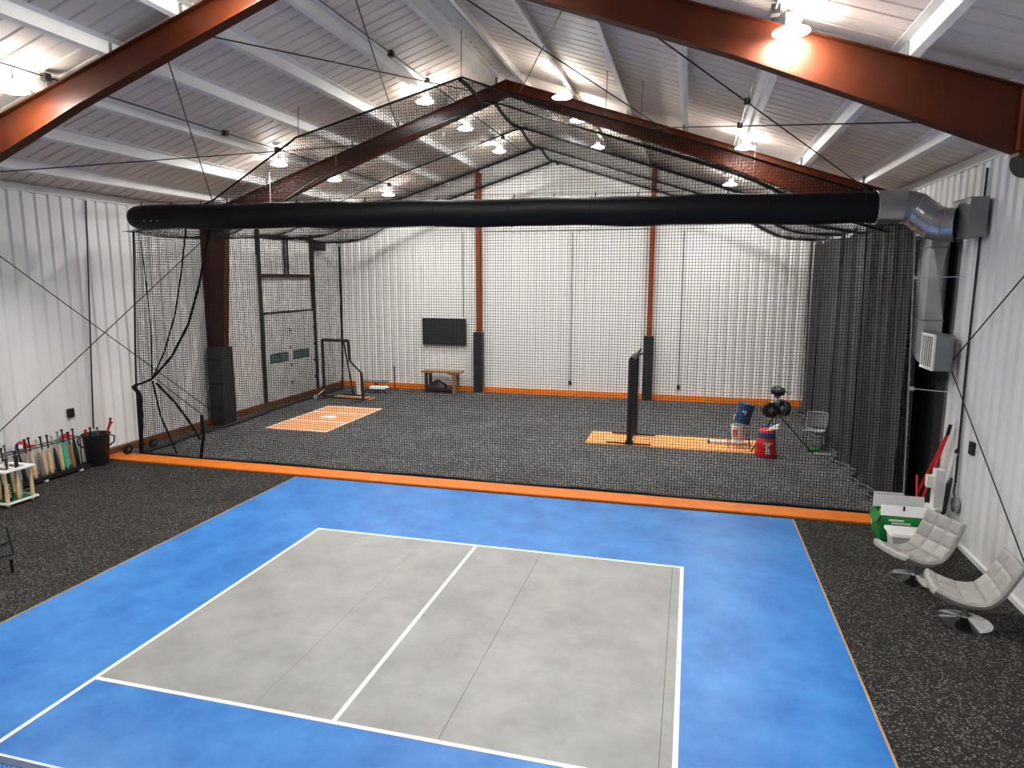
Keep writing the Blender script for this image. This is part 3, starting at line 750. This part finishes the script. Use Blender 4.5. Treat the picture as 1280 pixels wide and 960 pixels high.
ws = thing('bucket_stand', (7.35, 7.75, 0), 'thin black wire stand holding the white ball bucket', 'stand')
for x in (7.1, 7.62):
    for y in (7.55, 7.98): MB().tube([(x, y, .03), (x + (.03 if x < 7.3 else -.03), y, .34)], .008, 5).build('leg', 'steel_dark', ws)
    MB().tube([(x, 7.55, .03), (x, 7.98, .03)], .008, 5).build('foot_bar', 'steel_dark', ws)
for y in (7.55, 7.98): MB().tube([(7.13, y, .3), (7.59, y, .3)], .008, 5).build('rail', 'steel_dark', ws)
def bucket(name, base, tilt, r0, r1, h, mt, label, handle=True, flip=False):
    t = thing(name, base, label, 'bucket'); ORG[t.name] = (0, 0, 0)
    MB().lathe([(0, 0), (r0, 0), (r1, h), (r1 + .012, h), (r1 + .012, h - .03), (r1 - .012, h), (r0 - .012, .02), (0, .02)], n=22).build('body', mt, t, True)
    MB().tube([((r1 + .01) * math.cos(a), (r1 + .01) * math.sin(a), h - .01) for a in [2 * PI * j / 22 for j in range(22)]], .01, 5, closed=True).build('rim', mt, t)
    if handle: MB().tube([((r1 + .02) * math.cos(a), -(r1 + .02) * math.sin(a) * .95, h - .03 - .22 * math.sin(a)) for a in [PI * j / 12 for j in range(13)]], .006, 5).build('handle', 'silver', t)
    t.location = base; t.rotation_euler = tilt
    return t
wbk = bucket('ball_bucket', (7.33, 7.76, .2), (0, 0, 0), .15, .18, .40, 'white_paint', 'white bucket with red print in the wire stand', False)
for k in range(3): MB().box((-.15 + k * .04, -.178, .14), (-.125 + k * .04, -.165, .32)).build('red_print', 'red', wbk)
bbk = bucket('ball_bucket', (7.5, 7.76, 1.16), (PI + .0, .22, .2), .19, .19, .50, 'navy', 'navy blue bucket tipped upside down on the white bucket')
MB().box((-.12, .185, .17), (-.02, .2, .21)).build('white_mark', 'white_paint', bbk)
MB().box((-.05, .185, .20), (-.02, .2, .27)).build('white_mark', 'white_paint', bbk)

rb = thing('ball_bag', (7.93, 7.08, .022), 'red ball bag with white interlocking letters standing on the tan mat', 'bag')
P = [(0, .0), (.23, .0), (.245, .06), (.225, .3), (.21, .46), (.2, .47), (0, .46)]
MB().lathe(P, (7.93, 7.08, .022), 24).build('body', 'red', rb, True)
MB().lathe([(.2, .46), (.215, .47), (.205, .58), (.19, .6), (0, .59)], (7.93, 7.08, .022), 24).build('blue_collar', 'navy', rb, True)
MB().lathe([(.19, .59), (.17, .64), (.06, .68), (0, .68)], (7.93, 7.08, .022), 20).build('red_lid', 'red', rb, True)
MB().prism([(7.9, 6.95, .66), (8.18, 6.98, .72), (8.2, 7.02, .84), (8.05, 7.0, .76)], (0, .05, 0)).build('white_towel', 'white_paint', rb)
for txt, dx, dz_, sz in (('S', 0, .0, .27), ('T', .0, .02, .34), ('L', .01, -.04, .26)):
    me = text_mesh(txt, sz, 'white_paint', 'logo_letter', .004)
    o = instance(me, 'logo_letter', rb); o.rotation_euler = (PI / 2, 0, .06); o.location = (.01 + dx, -.248, .22 + dz_); o.rotation_euler[2] = .04
wt = tag(MB().tube([(6.65, 8.05, .066), (6.7, 8.05, .066), (7.68, 8.08, .066)], [.035, .04, .04], 10).build('white_tube', 'white_paint', None, org=(7.2, 8.0, .02)), 'white measuring tube lying across the tan mat below the buckets', 'tube')
MB().tube([(6.6, 8.05, .073), (6.655, 8.05, .073)], .05, 10).build('end_cap', 'plastic_black', wt)
for k in range(6): MB().tube([(6.8 + .12 * k, 8.053 + .0037 * k, .066), (6.815 + .12 * k, 8.053 + .0037 * k, .066)], .0415, 10).build('mark_ring', 'grey_mid', wt)

def stack_chair(loc, rzv, label):
    t = thing('stacking_chair', loc, label, 'chair'); ORG[t.name] = (0, 0, 0)
    rows = []
    for i in range(9):
        a = i / 8; rows.append([(-.23 + .46 * k / 8, .24 + .07 * a - .05 * math.sin(PI * k / 8) * -1, .5 + .36 * a) for k in range(9)])
    mb = MB(); mb.grid(rows); mb.grid([[(p[0], p[1] + .015, p[2]) for p in r] for r in rows])
    mb.build('backrest', 'grey_mid', t, True)
    rows = [[(-.23 + .46 * k / 8, -.22 + .46 * i / 6, .45 + .02 * abs(k - 4) / 4 - .015 * math.sin(PI * i / 6)) for k in range(9)] for i in range(7)]
    mb = MB(); mb.grid(rows); mb.grid([[(p[0], p[1], p[2] - .015) for p in r] for r in rows]); mb.build('seat', 'silver', t, True)
    MB().tube([(-.24, .24, .47), (-.245, .26, .6), (-.24, .32, .86), (-.2, .335, .88), (.2, .335, .88), (.24, .32, .86), (.245, .26, .6), (.24, .24, .47)], .013, 6).build('back_frame', 'silver', t)
    for sx in (-1, 1):
        for sy in (-1, 1): MB().tube([(sx * .2, sy * .2, .45), (sx * .24, sy * .25, .01)], .012, 6).build('leg', 'steel_dark', t)
    t.location = loc; t.rotation_euler = (0, 0, rzv); return t
stack_chair((9.2, 8.3, .004), -.35, 'grey shell chair against the dark net in the right of the cage')
cr_ = thing('ball_crate', (9.4, 7.95, 0), 'green and white odds and ends under the grey shell chair', 'crate')
MB().box((8.98, 7.72, .005), (9.25, 7.9, .09)).build('green_tray', 'turf_green', cr_)
MB().beam((9.0, 7.62, .02), (9.5, 7.68, .02), .04, .03).build('white_strip', 'white_paint', cr_)

# wheel dolly at the net corner
wd = thing('wheel_axle', (-6.95, 3.45, 0), 'pair of small black wheels on an axle at the left net corner', 'wheels')
wheel((-7.02, 3.12, .155), (1, .1, 0), .125, .08, wd); wheel((-6.95, 3.85, .135), (1, .1, 0), .125, .08, wd)
MB().tube([(-7.02, 3.12, .155), (-6.95, 3.85, .135)], .015, 6).build('axle', 'steel_dark', wd)
MB().tube([(-7.3, 3.14, .165), (-7.02, 3.12, .155)], .015, 6).build('axle_stub', 'steel_dark', wd)

# ---------------------------------------------------------------- bats
BATM = {}
def bat(base, top, barrel, grip, label, group, L=.84, knob=None):
    base, top = Vector(base), Vector(top); d = (top - base).normalized()
    k = (barrel, grip, knob)
    if k not in BATM:
        b = MB().lathe([(0, 0), (.024, .0), (.031, .015), (.033, .1), (.032, .28), (.024, .42), (.015, .54), (.0125, .56), (0, .56)], n=12).mesh('bat_barrel', barrel, True)
        g = MB().lathe([(0, .555), (.0135, .555), (.0125, .7), (.014, .8), (.025, .82), (.026, .835), (.02, .84), (0, .84)], n=10).mesh('grip', grip, True)
        BATM[k] = (b, g)
    o = bpy.data.objects.new('baseball_bat', BATM[k][0]); COL.objects.link(o); tag(o, label, 'bat', group)
    o.location = base; o.rotation_mode = 'QUATERNION'; o.rotation_quaternion = Vector((0, 0, 1)).rotation_difference(d)
    s = L / .84; o.scale = (1.25, 1.25, s)
    instance(BATM[k][1], 'grip', o)
    return o
CN = {'wood_light': 'pale wood', 'plastic_black': 'black', 'silver': 'silver', 'wood': 'brown wood', 'mint': 'mint green', 'white_paint': 'white', 'grey_mid': 'grey', 'orange': 'orange', 'red': 'red', 'navy': 'navy'}
ORD = ['first', 'second', 'third', 'fourth', 'fifth', 'sixth', 'seventh', 'eighth', 'ninth', 'tenth', 'eleventh', 'twelfth', 'thirteenth', 'fourteenth', 'fifteenth', 'sixteenth', 'seventeenth', 'eighteenth']
# long black rack by the wall
rk = thing('bat_rack', (-7.1, 1.0, 0), 'long low black bat rack along the left wall', 'bat rack')
RY0, RY1 = -.35, 1.98
MB().box((-7.36, RY0, .05), (-6.92, RY1, .075)).build('base_board', 'steel_dark', rk)
MB().box((-6.95, RY0, .075), (-6.92, RY1, .12)).build('front_lip', 'plastic_black', rk)
for xx in (-7.33, -7.13): MB().tube([(xx, RY0, .72), (xx, RY1, .72)], .013, 7).build('top_rail', 'plastic_black', rk)
for k in range(12):
    y = RY0 + (RY1 - RY0) * k / 11; MB().tube([(-7.33, y, .72), (-7.13, y, .72)], .008, 5).build('divider', 'plastic_black', rk)
for y in (RY0 + .03, RY1 - .03):
    for xx in (-7.33, -7.13): MB().tube([(xx, y, .075), (xx, y, .72)], .012, 6).build('post', 'plastic_black', rk)
for y in (RY0 + .15, .9, 1.75): MB().box((-7.0, y - .04, 0.002), (-6.93, y + .04, .05)).build('foot', 'white_paint', rk)
seq = [('plastic_black', 'plastic_black'), ('wood', 'plastic_black'), ('mint', 'plastic_black'), ('wood_light', 'mint'), ('plastic_black', 'wood_light'), ('wood_light', 'plastic_black'), ('wood_light', 'plastic_black'), ('grey_mid', 'wood_light'), ('wood_light', 'plastic_black'), ('silver', 'plastic_black'), ('plastic_black', 'plastic_black'), ('silver', 'white_paint'), ('wood_light', 'grey_mid'), ('silver', 'plastic_black'), ('plastic_black', 'plastic_black'), ('wood', 'plastic_black'), ('silver', 'red')]
for k, (b, g) in enumerate(seq):
    y = 1.88 - .128 * k; ln = [.84, .8, .88, .86, .8, .84][k % 6]
    bat((-7.16 + .03 * math.sin(k * 2), y, .078), (-7.235, y + .05 * math.sin(k * 3.1), .83), b, g, '%s bat in the long black rack, %s from the black bin' % (CN[b], ORD[k]), 'bats in the long rack', ln)
# cap and pouch on the rack
cap = thing('sports_hat', (-7.36, .78, .735), 'red, white and blue cap resting on the long bat rack', 'cap')
def dome(c, rx, ry, rz0, n=14, m_=6, t0=0, t1=2 * PI):
    return [[(c[0] + rx * math.cos(PI / 2 * i / m_) * math.cos(t0 + (t1 - t0) * j / n), c[1] + ry * math.cos(PI / 2 * i / m_) * math.sin(t0 + (t1 - t0) * j / n), c[2] + rz0 * math.sin(PI / 2 * i / m_)) for j in range(n + 1)] for i in range(m_ + 1)]
MB().grid(dome((-7.36, .78, .735), .11, .12, .15)).build('crown', 'red', cap, True)
MB().grid(dome((-7.36, .775, .736), .113, .123, .152, t0=-2.6, t1=-1.5)).build('blue_panel', 'royal', cap, True)
MB().grid(dome((-7.36, .78, .737), .114, .124, .135, n=3, t0=-1.2, t1=-.5)).build('white_badge', 'white_paint', cap, True)
MB().prism([(-7.44, .88, .737), (-7.28, .86, .737), (-7.27, 1.0, .737), (-7.34, 1.04, .737), (-7.42, 1.0, .737)], (0, 0, .01)).build('bill', 'red', cap)
pch = tag(MB().grid([[(-7.42 + .14 * k / 6, 1.6 + .36 * i / 8, .735 + .075 * math.sin(PI * k / 6) * math.sin(PI * (.06 + .88 * i / 8))) for k in range(7)] for i in range(9)]).build('pouch', 'red', None, True, org=(-7.18, 1.78, .735)), 'flat red-orange pouch lying on the rack end by the black bin', 'pouch')
MB().tube([(-7.35, 1.66, .81), (-7.35, 1.9, .81)], .006, 5).build('zip', 'orange', pch)
# black bin
BC = (-7.03, 2.28)
bn2 = thing('bat_bin', (BC[0], BC[1], 0), 'tall black plastic bin full of bats beside the left wall', 'bin')
MB().lathe([(0, .004), (.215, .004), (.225, .03), (.275, .68), (.3, .69), (.3, .73), (.285, .735), (.27, .7), (.21, .04), (0, .04)], (BC[0], BC[1], 0), 28).build('body', 'plastic_black', bn2, True)
for a in (-2.35, .8):
    cx_, cy_ = math.cos(a), math.sin(a)
    MB().tube([(BC[0] + cx_ * .29, BC[1] + cy_ * .29, .66), (BC[0] + cx_ * .36, BC[1] + cy_ * .36, .64), (BC[0] + cx_ * .35, BC[1] + cy_ * .35, .5), (BC[0] + cx_ * .255, BC[1] + cy_ * .255, .42)], .018, 7).build('handle', 'plastic_black', bn2)
binb = [((.02, .08), (.2, .26, 1.04), 'red', 'red', 'red bat leaning out of the black bin, the thickest'), ((.06, -.02), (.12, .33, 1.04), 'plastic_black', 'plastic_black', 'black bat tilted farthest right in the black bin'), ((.0, -.06), (.18, .29, .96), 'grey_mid', 'plastic_black', 'grey bat with black grip tilted right in the black bin, lower one'),
        ((.0, -.1), (.0, -.14, .9), 'wood_light', 'plastic_black', 'pale wood bat with black knob upright in the black bin'), ((.05, .0), (.06, .0, .88), 'silver', 'grey_mid', 'silver bat upright in the middle of the black bin'), ((-.05, -.12), (-.05, -.22, .86), 'wood', 'red', 'brown bat with red grip at the left rim of the black bin'),
        ((-.08, .02), (-.1, -.17, .82), 'wood', 'wood', 'short brown bat at the left rim of the black bin')]
for (bx, by), (tx, ty, tz), b, g, lb in binb:
    bs = Vector((BC[0] + bx, BC[1] + by, .045)); tp_ = Vector((BC[0] + tx, BC[1] + ty, tz)); bat(bs, tp_, b, g, lb, 'bats in the black bin', (tp_ - bs).length)
# white rack
wr = thing('bat_rack', (-6.4, -.25, 0), 'white bat rack with bat-shaped posts and green turf base', 'bat rack')
x0, x1, ya, yb = -6.72, -6.1, -.62, .02
MB().box((x0, ya, .05), (x1, yb, .085)).build('base', 'white_paint', wr)
MB().box((x0 + .04, ya + .04, .085), (x1 - .04, yb - .04, .092)).build('turf_pad', 'turf_green', wr)
tpm = MB()
for (a, b) in (((x0, ya, .66), (x1, ya + .12, .69)), ((x0, yb - .12, .66), (x1, yb, .69)), ((x0, ya + .12, .66), (x0 + .12, yb - .12, .69)), ((x1 - .12, ya + .12, .66), (x1, yb - .12, .69)), ((x0 + .12, (ya + yb) / 2 - .05, .66), (x1 - .12, (ya + yb) / 2 + .05, .69))): tpm.box(a, b)
tpm.build('top_board', 'white_paint', wr)
for x in (x0 + .07, x1 - .07):
    for y in (ya + .07, yb - .07): MB().tube([(x, y, .09), (x, y, .3), (x, y, .5), (x, y, .665)], [.034, .034, .026, .022], 10).build('post', 'wood_light', wr)
for x in (x0 + .08, x1 - .08):
    for y in (ya + .08, yb - .08): MB().lathe([(0, .002), (.03, .002), (.035, .025), (.02, .05), (0, .05)], (x, y, 0), 10).build('caster', 'white_paint', wr)
wrb = [((-6.24, -.44), 'plastic_black', 'plastic_black', 'black bat with white lettering in the white rack', .8), ((-6.3, -.18), 'silver', 'plastic_black', 'silver bat with black grip at the front of the white rack', .8), ((-6.46, -.46), 'wood_light', 'plastic_black', 'pale bat with thick black knob in the white rack', .84), ((-6.36, -.33), 'turf_green', 'wood', 'green bat with brown grip in the white rack', .8), ((-6.6, -.5), 'orange', 'orange', 'short bright orange bat at the left of the white rack', .5), ((-6.52, -.24), 'white_paint', 'grey_mid', 'white bat standing in the white rack behind the black bat', .82), ((-6.62, -.38), 'red', 'white_paint', 'red bat with white grip at the back of the white rack', .84), ((-6.2, -.3), 'wood_light', 'plastic_black', 'pale wood bat at the right front of the white rack', .82), ((-6.42, -.12), 'grey_mid', 'plastic_black', 'grey bat at the far side of the white rack', .86), ((-6.54, -.38), 'plastic_black', 'red', 'black bat with red grip in the middle of the white rack', .84)]
for (bx, by), b, g, lb, ln in wrb:
    o = bat((bx, by, .094), (bx - .02, by + .01, .094 + ln), b, g, lb, 'bats in the white rack', ln)
    if 'lettering' in lb:
        me = text_mesh('EASTON', .075, 'white_paint', 'lettering', .001); tx = instance(me, 'lettering', o)
        tx.rotation_euler = (Matrix.Rotation(.75, 3, 'Z') @ Matrix.Rotation(PI / 2, 3, 'X') @ Matrix.Rotation(PI / 2, 3, 'Z')).to_euler(); tx.location = (.036 * .68, -.036 * .73, .2)
hm = thing('batting_helmet', (-6.6, -.3, .7), 'teal and white batting helmet on top of the white rack at the photo edge', 'helmet')
MB().grid(dome((-6.5, -.54, .692), .1, .11, .14)).build('shell', 'teal', hm, True)
MB().grid(dome((-6.5, -.54, .69), .112, .122, .06)).build('band', 'white_paint', hm, True)

# black folding chair at the left photo edge
fc = thing('folding_chair', (-3.7, -2.8, 0), 'black tube folding chair cut off by the left photo edge', 'chair')
for y in (-2.75, -3.15):
    MB().tube([(-3.62, y, .82), (-3.36, y, .70), (-3.28, y, .30), (-3.6, y, .2)], .014, 7).build('side_tube', 'plastic_black', fc)
    MB().tube([(-3.34, y, .22), (-3.34, y, .01)], .022, 7).build('leg', 'plastic_black', fc)
    MB().tube([(-3.85, y, .45), (-3.85, y, .01)], .018, 7).build('leg', 'plastic_black', fc)
MB().box((-3.88, -3.17, .43), (-3.4, -2.73, .46)).build('seat', 'plastic_black', fc)
MB().box((-3.92, -3.17, .5), (-3.88, -2.73, .85)).build('backrest', 'plastic_black', fc)

# ---------------------------------------------------------------- tufted swivel chairs
def lounge(loc, rzv, label):
    t = thing('swivel_chair', loc, label, 'chair', 'tufted swivel chairs by the right wall'); ORG[t.name] = (0, 0, 0)
    # side curve in (f, z): f forward
    ctrl = [(.42, .46), (.36, .43), (.2, .365), (0, .335), (-.16, .37), (-.27, .48), (-.35, .63), (-.42, .78), (-.47, .90)]
    def curve(u):
        x = u * (len(ctrl) - 1); i = min(int(x), len(ctrl) - 2); s = x - i
        p0, p1, p2, p3 = ctrl[max(i - 1, 0)], ctrl[i], ctrl[i + 1], ctrl[min(i + 2, len(ctrl) - 1)]
        return [.5 * (2 * p1[k] + (p2[k] - p0[k]) * s + (2 * p0[k] - 5 * p1[k] + 4 * p2[k] - p3[k]) * s * s + (3 * p1[k] - p0[k] - 3 * p2[k] + p3[k]) * s ** 3) for k in (0, 1)]
    nu, nv, wdt, th = 64, 40, .68, .10
    top, bot = [], []
    for i in range(nu + 1):
        u = i / nu; p = curve(u); a = curve(max(0, u - .01)); b = curve(min(1, u + .01)); tx, tz = b[0] - a[0], b[1] - a[1]; l = math.hypot(tx, tz); nx, nz_ = tz / l, -tx / l
        if nz_ < 0 and u < .4: nx, nz_ = -nx, -nz_
        rowt, rowb = [], []
        for j in range(nv + 1):
            v = j / nv; y = (v - .5) * wdt
            gu = abs((u * 6) % 1 - .5) * 2; gv = abs((v * 3) % 1 - .5) * 2     # 1 at seams
            if u < .04 or u > .96: gu = .6
            dep = -.030 * (max(gu, gv) ** 6) - .014 * (gu * gv) ** 5
            edge = min(1, min(v, 1 - v) * 14, min(u, 1 - u) * 22); round_ = th / 2 * math.sqrt(max(0, 1 - (1 - edge) ** 2))
            bul = .03 * abs(2 * v - 1) ** 3
            rowt.append((p[0] + nx * (round_ + dep * edge + bul), y, p[1] + nz_ * (round_ + dep * edge + bul)))
            rowb.append((p[0] - nx * (round_ - bul), y, p[1] - nz_ * (round_ - bul)))
        top.append(rowt); bot.append(rowb)
    mb = MB(); mb.grid(top); mb.grid(bot)
    mb.build('tufted_shell', 'leather', t, True)
    e = [bot[i][0] for i in range(nu + 1)]
    for j in (0, nv):
        MB().tube([(top[i][j][0], top[i][j][1], top[i][j][2]) for i in range(0, nu + 1, 2)], .008, 5).build('piping', 'leather', t, True)
    MB().lathe([(0, .0), (.30, .0), (.305, .012), (.26, .025), (.1, .045), (.045, .07), (.034, .12), (.03, .31), (0, .31)], n=36).build('pedestal', 'chrome', t, True)
    MB().box((-.12, -.12, .275), (.12, .12, .305)).build('seat_plate', 'steel_dark', t)
    t.location = loc; t.rotation_euler = (0, 0, rzv); return t
lounge((9.28, .46, 0), PI + .42, 'tufted grey leather swivel chair with chrome base, beside the green box')
lounge((9.52, -.74, 0), PI - .12, 'tufted grey leather swivel chair closer to the viewer by the right wall')

# ---------------------------------------------------------------- green carton and clutter
gb = thing('green_carton', (9.6, 2.2, 0), 'open green and white cardboard carton at the right net corner', 'carton')
mb = MB(); X0, X1, Y0, Y1, H = 9.2, 9.98, 1.95, 2.45, .42
for a, b in (((X0, Y0, 0.004), (X1, Y0 + .012, H)), ((X0, Y1 - .012, 0.004), (X1, Y1, H)), ((X0, Y0 + .012, 0.004), (X0 + .012, Y1 - .012, H)), ((X1 - .012, Y0 + .012, 0.004), (X1, Y1 - .012, H)), ((X0, Y0, .004), (X1, Y1, .016))): mb.box(a, b)
mb.build('body', 'green_box', gb)
MB().beam((9.59, Y1, H + .0), (9.59, Y1 + .06, H + .2), .78, .008, (0, 1, .3)).build('flap', 'white_paint', gb)
MB().prism([(X0, Y0 + .03, H), (X1, Y0 + .03, H), (X1 - .04, Y0 + .2, H + .12), (X0 + .04, Y0 + .2, H + .12)], (0, .01, .004)).build('flap', 'white_paint', gb)
MB().prism([(X1, Y0, H), (X1, Y1, H), (X1 + .008, Y1 - .05, H + .15), (X1 + .008, Y0 + .05, H + .15)], (-.008, 0, 0)).build('flap', 'white_paint', gb)
MB().prism([(X0, Y0, H), (X0, Y1, H), (X0 - .06, Y1 - .05, H - .15), (X0 - .06, Y0 + .05, H - .15)], (-.008, 0, 0)).build('flap', 'green_box', gb)
MB().box((9.55, Y0 + .12, H + .05), (9.58, Y0 + .13, H + .14)).build('handle_slot', 'plastic_black', gb)
for k, (a, b) in enumerate(((.12, .34), (.16, .44))): MB().box((X0 + a, Y0 - .003, .34 - k * .05), (X0 + b, Y0, .37 - k * .05)).build('print_line', 'white_paint', gb)
MB().grid(dome((9.3, 2.2, .4), .07, .07, .08)).build('paper_scrap', 'yellow_green', gb, True)
wc = thing('white_bin', (9.62, 1.6, 0), 'white plastic tote in front of the green carton', 'tote')
MB().prism([(9.3, 1.5, .004), (9.95, 1.5, .004), (10.0, 1.45, .26), (9.25, 1.45, .26)], (0, .34, 0)).build('body', 'white_paint', wc)
MB().prism([(9.22, 1.42, .26), (10.02, 1.42, .26), (10.0, 1.44, .3), (9.24, 1.44, .3)], (0, .42, 0)).build('lid', 'white_paint', wc)
ct = thing('grey_case', (9.45, 2.75, 0), 'pale grey upright lid standing behind the green carton', 'case')
MB().box((9.24, 2.6, .035), (9.7, 2.66, .62)).build('panel', 'housing', ct)
MB().box((9.24, 2.66, .035), (9.7, 2.69, .08)).build('foot', 'housing', ct)
rt = thing('red_stand', (10.1, 3.05, 0), 'folded red metal stand leaning on the right wall behind the carton', 'stand')
for a, b in (((10.28, 2.66, 1.72), (10.05, 3.15, .45)), ((10.29, 2.68, 1.70), (10.0, 2.95, .1)), ((10.05, 3.2, .82), (10.0, 2.85, .03))): MB().tube([a, b], .02, 7).build('tube', 'red', rt)
MB().tube([(10.3, 2.64, 1.86), (10.28, 2.67, 1.68)], .03, 7).build('handle', 'plastic_black', rt)
wp = thing('white_stand', (10.1, 2.55, 0), 'white box-shaped stand against the right wall beside the red stand', 'stand')
MB().box((10.12, 2.5, .035), (10.26, 2.68, 1.1)).build('post', 'white_paint', wp)
MB().box((10.02, 2.56, .78), (10.12, 2.68, .98)).build('holder', 'white_paint', wp)
MB().box((9.98, 2.42, .002) if False else (9.99, 2.42, .035), (10.3, 2.76, .45)).build('base', 'white_paint', wp)
bl = thing('leaning_bat', (10.25, 2.3, 0), 'black and white bat leaning on the right wall above the tufted chair', 'bat')
MB().tube([(10.2, 2.24, .45), (10.24, 2.27, .95), (10.27, 2.28, 1.05)], [.03, .045, .02], 8).build('black_barrel', 'plastic_black', bl)
MB().tube([(10.26, 2.42, .95), (10.31, 2.38, 1.38), (10.31, 2.3, 1.48)], [.03, .035, .03], 8).build('white_handle', 'white_paint', bl)
MB().tube([(10.31, 2.3, 1.48), (10.31, 2.26, 1.52)], .034, 8).build('end_cap', 'plastic_black', bl)
MB().tube([(10.2, 2.3, .45), (10.2, 2.3, .01)], .028, 8).build('lower_barrel', 'plastic_black', bl)

# ---------------------------------------------------------------- pickleball net, mostly below the frame
pn = thing('court_net', (3.05, -6.6, 0), 'low court net with a white top band at the lower left corner', 'net')
NYP = -6.6
MB().box((-.35, NYP - .01, .86), (6.45, NYP + .01, .915)).build('top_band', 'line_white', pn)
for x in (-.38, 6.48):
    MB().tube([(x, NYP, .01), (x, NYP, .95)], .025, 10).build('post', 'plastic_black', pn)
    MB().tube([(x, NYP - .4, .03), (x, NYP + .4, .03)], .022, 8).build('foot', 'plastic_black', pn)
mb = MB(); L = []
x = -.35
while x < 6.45: L.append([(x, NYP, .08), (x, NYP, .87)]); x += .045
z = .08
while z < .87: L.append([(-.35, NYP, z), (6.45, NYP, z)]); z += .045
strands(mb, L, .0018); stuff(mb.build('netting', 'net_black', pn))
